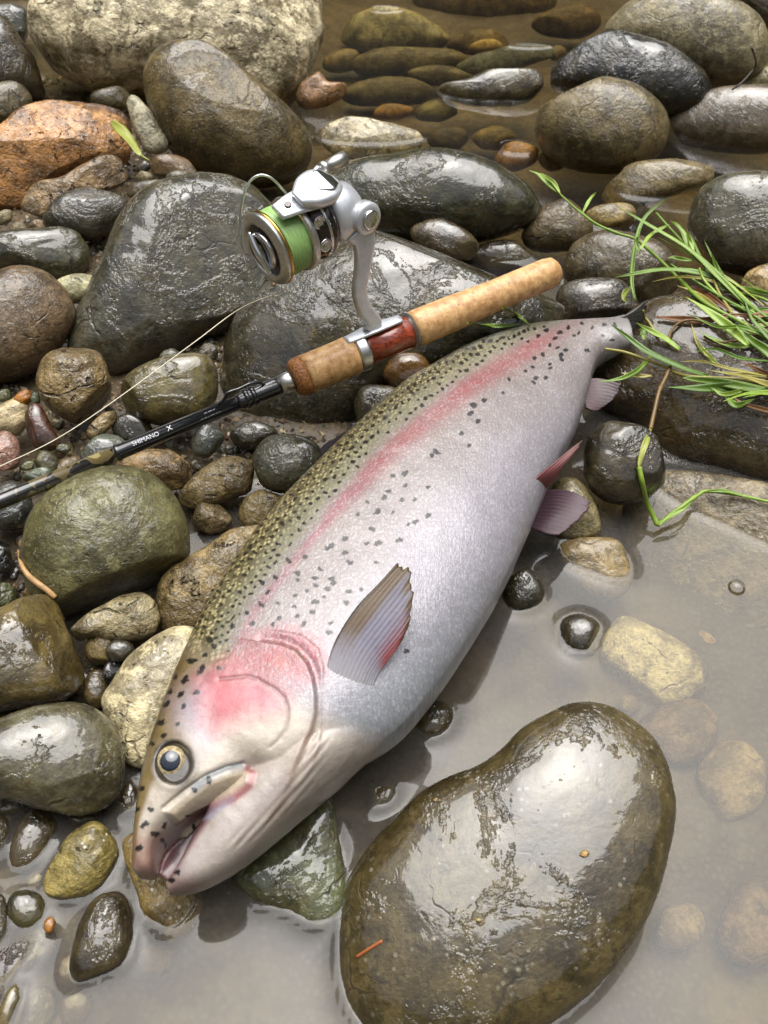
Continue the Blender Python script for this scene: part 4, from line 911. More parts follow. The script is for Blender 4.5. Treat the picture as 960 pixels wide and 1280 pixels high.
    pf = b.n('ShaderNodeBsdfPrincipled', Base__Color=b.mix(b.math('MULTIPLY', b.ramp(nz_, 0.5, 0.7), 0.25), skin, rgba((0.1, 0.07, 0.05))), Roughness=0.45, Coat__Weight=0.15, Normal=b.bump(nz_, 0.2, 0.001))
    tl = b.n('ShaderNodeBsdfTranslucent', Color=skin)
    FINM = b.done(b.n('ShaderNodeMixShader', i0=0.25, i1=pf, i2=tl))
    def mixc(c0, m, c1): return c0 * (1 - m[:, None]) + np.asarray(c1)[None] * m[:, None]
    zs = lambda x, y: surf(x, y, 6)
    z0, z1 = zs(409, 842), zs(450, 850)
    def pcol(a, t, r_):
        C = np.tile(c_(176,170,196), (len(a), 1))
        C = mixc(C, sm(a, 0.50, 0.92) * sm(t, 0.22, 0.45), c_(196,84,84))
        C = mixc(C, sm(a, 0.36, 0.20) * sm(t, 0.15, 0.4), c_(140,106,62))
        C = mixc(C, sm(t + 0.10 * np.sin(a * 34) + 0.05 * np.sin(a * 71), 0.78, 0.97), c_(140,112,66))
        C = mixc(C, (1 - r_) * sm(t, 0.40, 0.75) * 0.75 * sm(a, 0.15, 0.35), c_(80,60,56))
        C = mixc(C, sm(t, 0.42, 0.06), c_(250,246,252))
        return mixc(C, sm(a, 0.045, 0.015) * sm(t, .1, .3), c_(36,30,26))
    H = 0.0125
    def fr(px, k=1.0): return [(x, y, zs(x, y) + l * k + .0002) for (x, y), l in zip(px, (-.0035, .0026, .0085, .0125, .0145))]
    fin('pectoral_fin', [
        fr([(403,858),(417,806),(444,761),(473,730),(493,708)]), fr([(411,866),(430,812),(461,766),(488,732),(507,709)]),
        fr([(424,872),(444,820),(475,776),(499,745),(514,724)], .95), fr([(438,874),(457,830),(484,793),(503,768),(515,750)], .85),
        fr([(452,872),(466,838),(487,811),(502,792),(512,776)], .7), fr([(464,866),(472,844),(485,826),(495,813),(503,800)], .5)], pcol, rays=15, thick=.00045)
    red = lambda base, tip: (lambda a, t, r_: mixc(mixc(np.tile(c_(*base), (len(a), 1)), sm(t, 0.2, 0.9), c_(*tip)), (1 - r_) * 0.3, c_(90,62,70)))
    fin('pelvic_fin', [[(664,602,.070),(690,580,.074),(712,562,.074),(727,551,.074)],[(670,604,.066),(692,588,.071),(710,572,.073),(722,560,.073)],
        [(676,608,.060),(692,596,.066),(704,582,.070),(714,570,.072)],[(680,612,.055),(688,604,.060),(697,593,.064),(704,582,.068)]], red((190,104,104), (196,140,134)), rays=8)
    fin('pelvic_fin', [[(676,614,.046),(698,612,.040),(718,616,.036),(737,627,.034)],[(674,628,.042),(694,628,.037),(714,632,.034),(734,638,.033)],
        [(670,645,.038),(686,646,.034),(702,650,.032),(718,654,.031)],[(664,660,.036),(674,664,.033),(686,668,.031),(699,669,.030)]], red((110,72,88), (132,96,110)), rays=12)
    fin('anal_fin', [[(728,474,.050),(744,473,.050),(760,475,.051),(776,480,.052)],[(728,486,.049),(744,486,.048),(758,488,.048),(772,492,.048)],
        [(730,498,.047),(742,500,.046),(753,503,.045),(762,503,.045)],[(732,510,.045),(739,513,.044),(745,514,.043),(750,511,.043)]], red((150,112,122), (110,78,86)), rays=10)
    fin('dorsal_fin', [[(372,604,.036),(378,592,.030),(384,580,.024),(392,568,.020)],[(392,584,.036),(396,572,.030),(402,562,.024),(410,553,.020)],
        [(414,562,.036),(418,553,.030),(424,546,.025),(432,541,.021)],[(440,538,.036),(443,533,.032),(447,529,.028),(452,526,.025)]], red((92,86,92), (70,68,92)), rays=10)
    def tcol(a, t, r_):
        C = np.tile(c_(206,206,204), (len(a), 1)); C = mixc(C, (1 - r_) * 0.4, c_(130,126,122)); C = mixc(C, sm(t, .7, 1), c_(128,116,122))
        return mixc(C, (np.sin(a * 47) * np.sin(t * 23 + a * 9) > 0.62).astype(float) * .9, c_(44,40,38))
    fin('caudal_fin', [[(766,400,.066),(782,394,.072),(795,386,.076),(806,377,.080)],[(772,406,.063),(786,398,.068),(798,390,.072),(808,382,.075)],
        [(777,412,.060),(789,405,.062),(799,399,.064),(807,393,.066)],[(779,420,.056),(788,416,.054),(796,412,.052),(803,409,.050)],[(778,428,.052),(785,428,.046),(791,428,.041),(797,427,.036)]], tcol, rays=18)
trout()
# ------------------------------------------------------------------ spinning rod with its reel
def rod():
    B0 = at(697, 337, .100); B1 = at(-60, 652, .066)          # butt, and where the blank leaves the picture
    a = B1 - B0; LEN = np.linalg.norm(a); a /= LEN
    zz = np.array([0, 0, 1.0]); u = zz - a * (zz @ a); u /= np.linalg.norm(u); w = np.cross(a, u)
    def s_at(px, py):         # distance along the rod of the point seen at a pixel
        s = np.linspace(0, LEN, 4000); q = proj(B0 + a * s[:, None]); return s[np.hypot(q[:, 0] - px, q[:, 1] - py).argmin()]
    root = empty('fishing_rod', tuple(B0 + a * s_at(420, 455) - u * 0.013))
    def part(name, prof, mat, n=40, parent=None, O=None, ax=None, uu=None):
        v, f = lathe(prof, B0 if O is None else O, a if ax is None else ax, u if uu is None else uu, n)
        return mesh_obj(name, v, f, mat, root)
    sR1, sR0 = s_at(523, 411), s_at(516, 414)    # rear ring
    sI0, sI1 = s_at(512, 416), s_at(458, 440)
    sF0, sF1 = s_at(444, 446), s_at(368, 480)
    sW = s_at(352, 487); sB = s_at(150, 575)
    # cork
    b = NB('cork'); tc = b.n('ShaderNodeTexCoord').outputs['Object']
    n1 = b.noise(tc, 160, 5, 0.6); n2 = b.noise(tc, 900, 3); pit = b.ramp(b.noise(tc, 330, 2, 0.5, 1.0), 0.33, 0.27)
    sp = b.n('ShaderNodeVectorMath', _operation='DOT_PRODUCT'); b.set(sp, 'i0', tc); b.set(sp, 'i1', tuple(a))
    ring = b.ramp(b.math('ABSOLUTE', b.math('SUBTRACT', b.math('FRACT', b.math('MULTIPLY', sp.outputs['Value'], 78.0)), 0.5)), 0.03, 0.0)
    c = b.mix(b.ramp(n1, 0.3, 0.7), rgba(srgb((172,126,78))), rgba(srgb((220,178,122))))
    c = b.mix(b.math('MULTIPLY', b.ramp(n2, 0.5, 0.7), 0.35), c, rgba(srgb((150,98,52))))
    c = b.mix(b.math('MULTIPLY', ring, 0.45), c, rgba(srgb((128,80,42)))); c = b.mix(b.math('MULTIPLY', pit, 0.8), c, rgba(srgb((84,48,24))))
    h = b.math('SUBTRACT', b.math('MULTIPLY', n2, 0.2), pit)
    CORK = b.done(b.n('ShaderNodeBsdfPrincipled', Base__Color=c, Roughness=0.55, Normal=b.bump(h, 0.5, 0.001), Coat__Weight=0.25))
    b = NB('dark_cork'); tc = b.n('ShaderNodeTexCoord').outputs['Object']; n1 = b.noise(tc, 700, 3, 0.6)
    RCORK = b.done(b.n('ShaderNodeBsdfPrincipled', Base__Color=b.mix(b.ramp(n1, 0.4, 0.6), rgba(srgb((112,70,38))), rgba(srgb((168,112,62)))), Roughness=0.6, Normal=b.bump(n1, 0.5, 0.001)))
    STEEL = simple('brushed_steel', (206,204,200), 0.34, 1.0, noise=0.12, scale=500); CHROME = simple('bright_chrome', (228,228,230), 0.13, 1.0)
    SILV = simple('silver_paint', (212,215,220), 0.30, 0.5, coat=0.6, noise=0.08, scale=200); GUN = simple('gunmetal', (74,66,66), 0.22, 0.8, coat=0.5)
    BLK = simple('black_gloss', (16,17,20), 0.18, coat=0.8); GOLD = simple('gold_lip', (208,172,92), 0.2, 1.0)
    b = NB('red_wood'); tc = b.n('ShaderNodeTexCoord').outputs['Object']; mpp = b.n('ShaderNodeMapping', Vector=tc); mpp.inputs['Scale'].default_value = (40, 200, 200)
    n1 = b.noise(mpp.outputs[0], 3, 5, 0.6, 0.6)
    WOOD = b.done(b.n('ShaderNodeBsdfPrincipled', Base__Color=b.mix(b.ramp(n1, 0.3, 0.7), rgba(srgb((84,28,16))), rgba(srgb((166,70,38)))), Roughness=0.3, Coat__Weight=1.0))
    r1, r2 = 0.0118, 0.0134
    part('rear_grip', [(0, .004), (.0012, .008), (.004, .0108), (.010, r1), (.06, r1 * 1.0), (sR0 * .75, r2 * .98), (sR0 - .004, r2), (sR0, r2 * .98), (sR0 + .0005, .006)], CORK, 48)
    part('locking_ring', [(sR0 + .0002, .006), (sR0 + .0004, .0136), (sR0 + .002, .0139), (sI0 - .001, .0139), (sI0, .0136), (sI0 + .0002, .006)], STEEL, 48)
    part('reel_seat', [(sI0 + .0003, .006), (sI0 + .001, .0122), ((sI0 + sI1) / 2, .0116), (sI1 - .001, .0122), (sI1 - .0003, .006)], WOOD, 48)
    part('hood_ring', [(sI1, .006), (sI1 + .0002, .0137), (sI1 + .002, .0141), (sF0 - .002, .0141), (sF0 - .0004, .0138), (sF0 - .0002, .006)], STEEL, 48)
    fg = [(sF0, .006), (sF0 + .0004, .0140), (sF0 + .004, .0142)] + [(sF0 + (sF1 - sF0) * t, .0142 - .0004 * math.sin(t * 3.1)) for t in (.3, .5, .7)] + [(sF1 - .010, .0140), (sF1 - .0098, .006)]
    part('fore_grip', fg, CORK, 48)
    part('grip_end_ring', [(sF1 - .0096, .006), (sF1 - .0094, .01415), (sF1 - .004, .0138), (sF1 - .001, .0118), (sF1, .0095), (sF1 + .0002, .004)], RCORK, 48)
    part('winding_check', [(sF1 + .0004, .004), (sF1 + .0006, .0070), (sF1 + .003, .0071), (sW, .0066), (sW + .0003, .004)], STEEL, 36)
    # blank: black butt section, then camouflage
    s_wrap = s_at(300, 510)
    part('thread_wrap', [(sW + .0004, .004), (sW + .0006, .0064), (sW + .004, .0066), ((sW + s_wrap) / 2, .0063), (s_wrap - .002, .0060), (s_wrap, .0053)], simple('wrap_black', (14, 14, 16), 0.25, coat=1.0, bump=0.3, scale=800), 32)
    part('rod_blank', [(s_wrap - .001, .0030), (s_wrap - .0005, .0053), (sB - .002, .0052), (sB - .0015, .0056), (sB, .0056), (sB + .001, .0052)], BLK, 32)
    b = NB('camouflage_blank'); tc = b.n('ShaderNodeTexCoord').outputs['Object']; n1 = b.noise(tc, 95, 2, 0.5, 0.8)
    c = b.mix(b.ramp(n1, 0.485, 0.50), rgba(srgb((30,28,26))), rgba(srgb((96,84,54)))); c = b.mix(b.ramp(b.noise(tc, 48, 2), 0.61, 0.625), c, rgba(srgb((150,138,92))))
    CAMO = b.done(b.n('ShaderNodeBsdfPrincipled', Base__Color=c, Roughness=0.2, Coat__Weight=1.0))
    part('camouflage_blank', [(sB + .0012, .003), (sB + .0014, .0052), (LEN + .10, .0049), (LEN + .101, .002)], CAMO, 32)
    # hook keeper on the wrap
    k0 = B0 + a * s_at(318, 500) + u * .0060; Pk = [k0 - a * .010, k0 - a * .006 + u * .004, k0 + u * .006, k0 + a * .008 + u * .0055, k0 + a * .016 + u * .006, k0 + a * .020 + u * .002, k0 + a * .024]
    v, f = tube(crom(Pk, 30), .0011, 8); mesh_obj('hook_keeper', v, f, BLK, root)
    for ss in (s_at(322, 499), s_at(314, 503)):
        v, f = lathe([(0, .005), (.0002, .0072), (.0018, .0074), (.0036, .0072), (.0038, .005)], B0 + a * ss, a, u, 32); mesh_obj('keeper_band', v, f, BLK, root)
    # lettering on the black section
    WH = simple('white_print', (206, 208, 212), 0.4)
    def mark(txt, px, py, size, lift):
        cu = bpy.data.curves.new('lettering', 'FONT'); cu.body = txt; cu.size = size; cu.align_x = 'CENTER'; cu.align_y = 'CENTER'
        t_ = bpy.data.objects.new('lettering', cu); COL.objects.link(t_); bpy.context.view_layer.update()
        me = bpy.data.meshes.new_from_object(t_.evaluated_get(bpy.context.evaluated_depsgraph_get())); bpy.data.objects.remove(t_)
        if not len(me.vertices): return
        bm = bmesh.new(); bm.from_mesh(me); bmesh.ops.subdivide_edges(bm, edges=bm.edges[:], cuts=1); 
        ctr = s_at(px, py); rad = .00528
        for v_ in bm.verts:
            x, y = v_.co.x, v_.co.y
            ang_ = lift - y / rad                # wrap round the blank; 0 faces up
            d_ = math.cos(ang_) * u + math.sin(ang_) * tocam
            q = B0 + a * (ctr - x) + d_ * (rad + .00012) - np.array(root.location); v_.co = q
        bm.to_mesh(me); bm.free(); me.materials.append(WH); o = bpy.data.objects.new('lettering', me); link(o, root)
    tocam = -w if (-w) @ (CAMP - B0) > 0 else w
    # text is read with the tip on the left: letters run towards the butt
    def mark2(txt, px, py, size, lift): mark(txt, px, py, size, lift)
    globals()['_flip'] = 1
    mark2('SHIMANO', 184, 554, .0042, .55)
    mark2('X', 213, 540, .0052, .45)
    mark2('-- --- -- ---- -- --', 262, 519, .0023, .95)
    mark2('--- ---- --', 262, 517, .0023, .40)
    mark2('---', 313, 496, .0030, .6)

    # ---------------- reel, standing on the seat
    sFt = s_at(468, 428); F0_ = B0 + a * sFt
    ux = u * math.cos(R(6)) - tocam * math.sin(R(6))                 # leans slightly away from the viewer
    # find height and forward reach so that the spool lip centre is seen at its pixel
    best = None
    for hh in np.linspace(.05, .13, 81):
        q = proj(F0_ + ux * hh + a * np.linspace(0, .12, 121)[:, None]); d = np.hypot(q[:, 0] - 333, q[:, 1] - 312); k = d.argmin()
        if best is None or d[k] < best[0]: best = (d[k], hh, k * .001)
    _, HH, FW = best
    O = F0_ + ux * HH; ww = np.cross(a, ux); cam_side = ww if ww @ (CAMP - O) > 0 else -ww
    a_rod = a; O = O + a * FW                                        # spool lip centre; the reel is turned a little towards the viewer
    a = a * math.cos(R(14)) + cam_side * math.sin(R(14)); cam_side = cam_side * math.cos(R(14)) - a_rod * math.sin(R(14)); O = O - a * FW
    K = 1.05; KX = 1.04
    L3 = lambda x, y, z: O + (a * x * KX + ux * y + cam_side * z) * K           # reel frame: forward, up (off the rod), towards the viewer
    def rl(prof, dx=0.0, n=56, c=(0, 0), ax=None): return lathe([(x * K * KX, r * K) for x, r in prof], L3(dx, c[0], c[1]), a, ux, n)
    f0 = FW / K / KX
    def LT(prof, *r): return lathe([(x * K, q * K) for x, q in prof], *r)
    # gear housing as the reel's own mesh
    v1 = rl([(f0 - .066, .002), (f0 - .0655, .010), (f0 - .062, .0150), (f0 - .054, .0180), (f0 - .046, .0188), (f0 - .0405, .0188), (f0 - .040, .010)])
    reel = mesh_obj('reel', *v1, SILV, root); rt = np.array(root.location)
    def sub(name, vf, mat, smooth=True): return mesh_obj(name, np.asarray(vf[0]) - rt, vf[1], mat, reel, smooth)
    sub('rotor', rl([(f0 - .0398, .010), (f0 - .0396, .0192), (f0 - .036, .0205), (f0 - .030, .0205), (f0 - .0296, .0196), (f0 - .022, .0192), (f0 - .0215, .012)]), GUN)
    sub('rotor_band', rl([(f0 - .0335, .0200), (f0 - .0333, .02095), (f0 - .0318, .02095), (f0 - .0316, .0200)]), CHROME)
    sub('spool_skirt', rl([(f0 - .0226, .012), (f0 - .0224, .0222), (f0 - .0205, .0228), (f0 - .0185, .0224), (f0 - .0180, .0195)]), STEEL)
    # braided line wound on the spool
    prof = [(f0 - .0182, .0150)]
    for k in range(34):
        x = f0 - .0180 + .0146 * k / 33; prof += [(x, .01965 + .0008 * math.sin(k / 33 * 3.14)), (x + .00022, .01995 + .0008 * math.sin(k / 33 * 3.14))]
    prof += [(f0 - .0030, .0150)]
    b = NB('green_braid'); tc = b.n('ShaderNodeTexCoord').outputs['Object']; dp = b.n('ShaderNodeVectorMath', _operation='DOT_PRODUCT'); b.set(dp, 'i0', tc); b.set(dp, 'i1', tuple(a + 0.06 * ux))
    n1 = b.n('ShaderNodeTexNoise', _noise_dimensions='1D', W=b.math('MULTIPLY', dp.outputs['Value'], 2200.0), Scale=1.0, Detail=3.0)
    c = b.mix(b.ramp(n1.outputs[0], 0.3, 0.7), rgba(srgb((126,172,90))), rgba(srgb((178,212,138))))
    GREEN = b.done(b.n('ShaderNodeBsdfPrincipled', Base__Color=c, Roughness=0.4, Normal=b.bump(n1.outputs[0], 0.3, .0006)))
    sub('wound_line', rl(prof), GREEN)
    sub('spool_lip_edge', rl([(f0 - .0030, .0170), (f0 - .0029, .0224), (f0 - .0016, .0229), (f0 - .0008, .0226), (f0 - .0007, .0170)]), GOLD)
    sub('spool_lip', rl([(f0 - .0006, .0150), (f0 - .0005, .0225), (f0 + .0012, .0216), (f0 + .0026, .0180), (f0 + .0030, .0166), (f0 + .0014, .0160), (f0 - .0010, .0156), (f0 - .0012, .012)], n=72), STEEL)
    sub('spool_recess', rl([(f0 - .004, .002), (f0 - .0018, .0050), (f0 - .0014, .0157), (f0 + .0006, .0162)]), BLK)
    # drag knob: a dished disc with a raised bar
    kn = [(f0 - .001, .004), (f0 + .0005, .0118), (f0 + .0030, .0118), (f0 + .0042, .0108), (f0 + .0036, .0090), (f0 + .0030, .0030), (f0 + .0031, .0004)]
    sub('drag_knob', rl(kn), CHROME)
    t_ = 0.55; bd = np.array([0, math.cos(t_), math.sin(t_)])
    bar = [(-.0130, .0016), (-.011, .0030), (0, .0040), (.011, .0030), (.0130, .0016)]; P_ = [L3(f0 + .0050 + (.0008 if abs(s) < .006 else 0), s * math.cos(t_), -s * math.sin(t_)) for s, _ in bar]
    v, f = tube(crom(P_, 24), crom(np.array([[r * .62] for _, r in bar]), 24)[:, 0] * K, 12); sub('drag_bar', (v, f), CHROME)
    # rotor arms
    def slab(path, wid, thk, wdir, n=24):
        """flat bar swept along a path: wid across wdir, thk normal to it"""
        P_ = crom(np.array(path), n); W_ = crom(np.array([[x] for x in wid]), n)[:, 0]; T = np.gradient(P_, axis=0); T /= np.linalg.norm(T, axis=1)[:, None]
        V = []
        for p_, t_, w_ in zip(P_, T, W_):
            wd = wdir - t_ * (wdir @ t_); wd /= np.linalg.norm(wd); nn = np.cross(t_, wd)
            for q in range(16):
                an = q / 16 * 6.28318; cx = math.copysign(abs(math.cos(an)) ** .5, math.cos(an)); cy = math.copysign(abs(math.sin(an)) ** .5, math.sin(an))
                V.append(p_ + (wd * w_ * cx + nn * thk * cy) * K)
        F = grid_faces(n, 16); F.append(tuple(range(16))[::-1]); F.append(tuple((n - 1) * 16 + j for j in range(16))); return np.array(V), F
    ru = ux * math.cos(R(24)) + cam_side * math.sin(R(24)); rc = cam_side * math.cos(R(24)) - ux * math.sin(R(24))
    LR = lambda x, y, z: O + (a * x * KX + ru * y + rc * z) * K
    for sg, nm in ((1, 'rotor_arm'), (-1, 'rotor_arm')):
        sub(nm, slab([LR(f0 - .036, .0205 * sg, 0), LR(f0 - .028, .0245 * sg, 0), LR(f0 - .018, .0262 * sg, 0), LR(f0 - .006, .0262 * sg, 0)], [.0075, .0088, .0078, .0055], .0017, rc), SILV)
    sub('arm_cap', slab([LR(f0 - .046, .0250, .001), LR(f0 - .038, .0295, .001), LR(f0 - .027, .0300, .001), LR(f0 - .019, .0280, .001)], [.0060, .0120, .0112, .0050], .0044, rc), SILV)
    sub('arm_cap_inlay', slab([LR(f0 - .045, .0305, .001), LR(f0 - .038, .0345, .001), LR(f0 - .031, .0346, .001)], [.0040, .0085, .0050], .0006, rc), CHROME)
    # bail wire, swung round the front of the spool from arm to arm
    vn = CAMP - O; vn /= np.linalg.norm(vn); bp = lambda x, y, q: at_plane(np.array([[x, y]], float), L3(f0 + q, 0, 0), vn)[0]
    pts = [LR(f0 - .010, .0275, 0), bp(360,247,-.004), bp(350,233,0), bp(338,222,.004), bp(325,219,.006), bp(313,226,.006), bp(305,243,.006), bp(301,266,.004), bp(300,290,.002), bp(303,314,0), bp(312,336,-.003), LR(f0 - .006, -.0270, -.010), LR(f0 - .008, -.0285, 0)]
    v, f = tube(crom(np.array(pts), 70), .00075 * K, 10); sub('bail_wire', (v, f), STEEL)
    sub('line_roller', LT([(-.003, .001), (-.0028, .0026), (0, .0020), (.0028, .0028), (.003, .001)], LR(f0 - .004, -.0285, .002), rc, a, 24), CHROME)
    for q_ in (-.004, .010):
        sub('rotor_ring', LT([(0, .0024), (.0002, .0040), (.0010, .0042), (.0014, .0036), (.0010, .0026)], L3(f0 - .0275, q_, math.sqrt(.0196 ** 2 - q_ ** 2)), cam_side, a, 24), CHROME)
    sub('arm_screw', LT([(0, .0004), (.0001, .0022), (.0007, .0022), (.0010, .0016), (.0007, .0004)], LR(f0 - .013, .0279, .0), ru, a, 20), GUN)
    # stem and foot down to the seat
    pn = np.cross(a_rod, ux); pl = lambda x, y: at_plane(np.array([[x, y]], float), F0_ + ux * .03, pn)[0]
    v, f = slab([pl(447,286), pl(454,300), pl(454,322), pl(451,346), pl(449,366), pl(455,386), pl(466,402), F0_ + ux * .0150 + a_rod * .002], [.0105, .0078, .0056, .0048, .0046, .0050, .0058, .0064], .0036, a_rod, 48); sub('stem', (v, f), SILV)
    v, f = slab([F0_ + ux * .0135 + a_rod * -.022, F0_ + ux * .0142 + a_rod * -.008, F0_ + ux * .0148, F0_ + ux * .0142 + a_rod * .008, F0_ + ux * .0135 + a_rod * .022], [.0040, .0052, .0060, .0052, .0040], .0013, np.cross(a_rod, ux), 24); sub('foot', (v, f), SILV)
    # side cap, handle shank, knob on the far side
    v, f = LT([(0, .004), (.0002, .0098), (.006, .0100), (.0075, .0090), (.0080, .0060), (.0076, .0040), (.0076, .0005)], L3(f0 - .060, -.002, .0140), cam_side, a, 40); sub('side_cap', (v, f), SILV)
    v, f = LT([(0, .0015), (.0002, .0058), (.0016, .0060), (.0020, .0050), (.0020, .0005)], L3(f0 - .060, -.002, .0218), cam_side, a, 32); sub('cap_badge', (v, f), CHROME)
    v, f = LT([(0, .003), (.002, .0046), (.012, .0046), (.013, .0030), (.014, .0026)], L3(f0 - .058, .004, -.014), -cam_side, a, 24); sub('handle_shank', (v, f), STEEL)
    v, f = slab([L3(f0 - .058, .006, -.026), L3(f0 - .061, .010, -.030), L3(f0 - .066, .012, -.031)], [.0040, .0034, .0036], .0018, ux, 16); sub('handle_arm', (v, f), SILV)
    v, f = LT([(0, .002), (.001, .0046), (.004, .0046), (.005, .0036), (.012, .0044), (.020, .0046), (.021, .003)], L3(f0 - .066, .012, -.030), -a, ux, 24); sub('handle_knob', (v, f), STEEL)
    # line paid out across the stones
    st = L3(f0 - .004, -.0300, .002)
    P_ = [st] + [at(x, y, z) for x, y, z in ((300,386,.105),(240,430,.094),(140,503,.078),(70,549,.066),(0,583,.055),(-60,612,.047))]
    v, f = tube(crom(np.array(P_), 60), .00036, 6); mesh_obj('fishing_line', v, f, simple('line_fibre', (240,230,204), 0.4), root)
    tag(root, 'spinning rod with cork grips and a silver reel wound with green line', 'fishing rod')
    print('REEL', HH, FW, best[0])
rod()
# ------------------------------------------------------------------ grass and litter
def leafmat(name, c0, c1, rough=0.4):
    b = NB(name); tc = b.n('ShaderNodeTexCoord').outputs['Object']; oi = b.n('ShaderNodeObjectInfo').outputs['Random']
    n1 = b.noise(tc, 60, 4); f = b.math('ADD', b.math('MULTIPLY', oi, 0.6), b.math('MULTIPLY', n1, 0.4))
    c = b.mix(b.ramp(f, 0.2, 0.8), rgba(srgb(c0) * .8), rgba(srgb(c1) * .8))
    df = b.n('ShaderNodeBsdfPrincipled', Base__Color=c, Roughness=rough, Coat__Weight=0.3, Normal=b.bump(b.noise(tc, 500, 3), 0.2, 0.001))
    tr = b.n('ShaderNodeBsdfTranslucent', Color=c)
    return b.done(b.n('ShaderNodeMixShader', i0=0.28, i1=df, i2=tr))
GR = leafmat('grass_green', (118,156,40), (176,206,82)); DKG = leafmat('grass_dark', (98,136,36), (146,180,64)); YEL = leafmat('grass_yellow', (168,160,72), (196,184,96))
DRY = leafmat('grass_dry', (128,78,40), (172,124,70), 0.5); RED = leafmat('stem_red', (110,84,60), (150,120,70)); LIM = leafmat('leaf_lime', (150,166,64), (186,192,92))

bpy.context.view_layer.update(); _DG = bpy.context.evaluated_depsgraph_get()
def hit(x, y):
    d = ray((x, y)); d = d / np.linalg.norm(d); ok, loc, *_ = scene.ray_cast(_DG, Vector(CAMP), Vector(d))
    return (np.array(loc), d) if ok else (None, d)
def vis(x, y, z):
    """the point over this pixel at height z, lifted to lie on whatever stone is higher there"""
    P_ = at(x, y, z); L_, d = hit(x, y)
    if L_ is not None and np.linalg.norm(L_ - CAMP) < np.linalg.norm(P_ - CAMP) + 0.003: P_ = L_ - d * 0.004
    return P_
def blade(root, path, wid, mat, name='leaf_blade', fold=0.5, tip=True, roll=0.0):
    wid = wid * 0.68
    P_ = crom(np.array([vis(*q) for q in path]), 22); m = 22
    t = np.linspace(0, 1, m); w_ = wid * (np.minimum(1, 0.35 + 2.2 * t) * np.clip(1 - t ** 2.6, 0.02, 1) if tip else np.ones(m))
    T = np.gradient(P_, axis=0); T /= np.linalg.norm(T, axis=1)[:, None]
    V = []
    for k in range(m):
        n_ = CAMP - P_[k]; n_ = n_ / np.linalg.norm(n_) * 0.6 + np.array([0, 0, .6]); s_ = np.cross(T[k], n_); s_ /= np.linalg.norm(s_); nn = np.cross(s_, T[k])
        rr = roll + 0.5 * math.sin(k * 0.25 + wid * 3e3); s2 = s_ * math.cos(rr) + nn * math.sin(rr); n2 = np.cross(s2, T[k])
        th = wid * 0.10
        for off, dep in ((-1, fold), (-.5, fold * .42), (0, 0), (.5, fold * .42), (1, fold)):
            V.append(P_[k] + s2 * off * w_[k] + n2 * dep * w_[k])
        for off, dep in ((1, fold), (0, 0), (-1, fold)):
            V.append(P_[k] + s2 * off * w_[k] * .98 + n2 * (dep * w_[k] - th))
    F = grid_faces(m, 8); F.append(tuple(range(8))[::-1]); F.append(tuple((m - 1) * 8 + j for j in range(8)))
    return mesh_obj(name, np.array(V), F, mat, root)

def stem(root, path, r0, r1, mat, joints=()):
    P_ = crom(np.array([vis(*q) for q in path]), 40); r = np.linspace(r0, r1, 40)
    for j in joints: r = r * (1 + 0.5 * np.exp(-((np.linspace(0, 1, 40) - j) / 0.018) ** 2))
    v, f = tube(P_, r, 8); return mesh_obj('stem', v, f, mat, root)

def zpath(pts, z0, z1): return [(x, y, z0 + (z1 - z0) * k / (len(pts) - 1)) for k, (x, y) in enumerate(pts)]

g = empty('grass_clump', tuple(at(965, 440, .055)))
stem(g, zpath([(985,440),(930,405),(880,378),(850,350),(826,326),(796,300),(770,291),(744,279),(719,260),(695,238)], .075, .075), .0017, .0008, GR, (.3, .5, .68))
blade(g, zpath([(697,240),(684,228),(672,218),(661,213)], .075, .08), .0034, GR); blade(g, zpath([(700,242),(692,228),(680,220),(674,216)], .076, .085), .0028, GR)
blade(g, zpath([(728,266),(736,252),(742,244),(746,240)], .075, .085), .0026, GR); blade(g, zpath([(722,262),(740,278),(756,286),(768,288)], .075, .070), .0030, GR)
stem(g, zpath([(990,415),(960,398),(930,376),(890,338),(860,309),(836,284),(820,266)], .08, .095), .0018, .0009, GR, (.25, .55))
blade(g, zpath([(930,378),(896,344),(860,312),(815,284),(770,257)], .085, .100), .0040, GR)
blade(g, zpath([(862,314),(856,296),(846,282),(838,276)], .090, .100), .0040, GR); blade(g, zpath([(868,320),(864,304),(860,296),(858,290)], .09, .1), .0024, GR)
blade(g, zpath([(794,376),(790,350),(794,309),(803,277),(820,258),(837,246)], .065, .095), .0030, GR, tip=True)
blade(g, zpath([(800,312),(812,296),(826,286),(838,280)], .09, .095), .0030, GR)
blade(g, zpath([(800,318),(796,306),(797,298),(800,296)], .085, .095), .0026, GR)
blade(g, zpath([(905,350),(870,341),(830,338),(795,342),(768,347)], .085, .085), .0042, DKG); blade(g, zpath([(866,326),(852,324),(842,322),(834,323)], .088, .088), .0028, GR)
blade(g, zpath([(900,358),(897,338),(892,325),(889,316)], .085, .100), .0026, GR); blade(g, zpath([(935,432),(915,412),(885,390),(857,371)], .080, .085), .0062, GR)
stem(g, zpath([(990,436),(950,400),(906,374),(870,352),(838,330)], .075, .085), .0015, .0008, GR, (.4,))
stem(g, zpath([(900,372),(880,350),(874,335)], .08, .09), .0014, .0008, GR); stem(g, zpath([(915,392),(900,368),(892,350)], .08, .085), .0013, .0008, YEL)
blade(g, zpath([(985,470),(960,440),(938,424),(918,404)], .075, .080), .0056, GR); blade(g, zpath([(990,450),(960,420),(940,400),(930,372)], .08, .09), .0036, DKG)
blade(g, zpath([(945,432),(916,432),(890,424),(874,414)], .07, .075), .0034, GR); blade(g, zpath([(985,430),(955,418),(938,408),(925,396)], .08, .08), .0030, YEL)
blade(g, zpath([(885,470),(850,460),(810,441),(783,420),(761,403)], .062, .076), .0046, DKG)
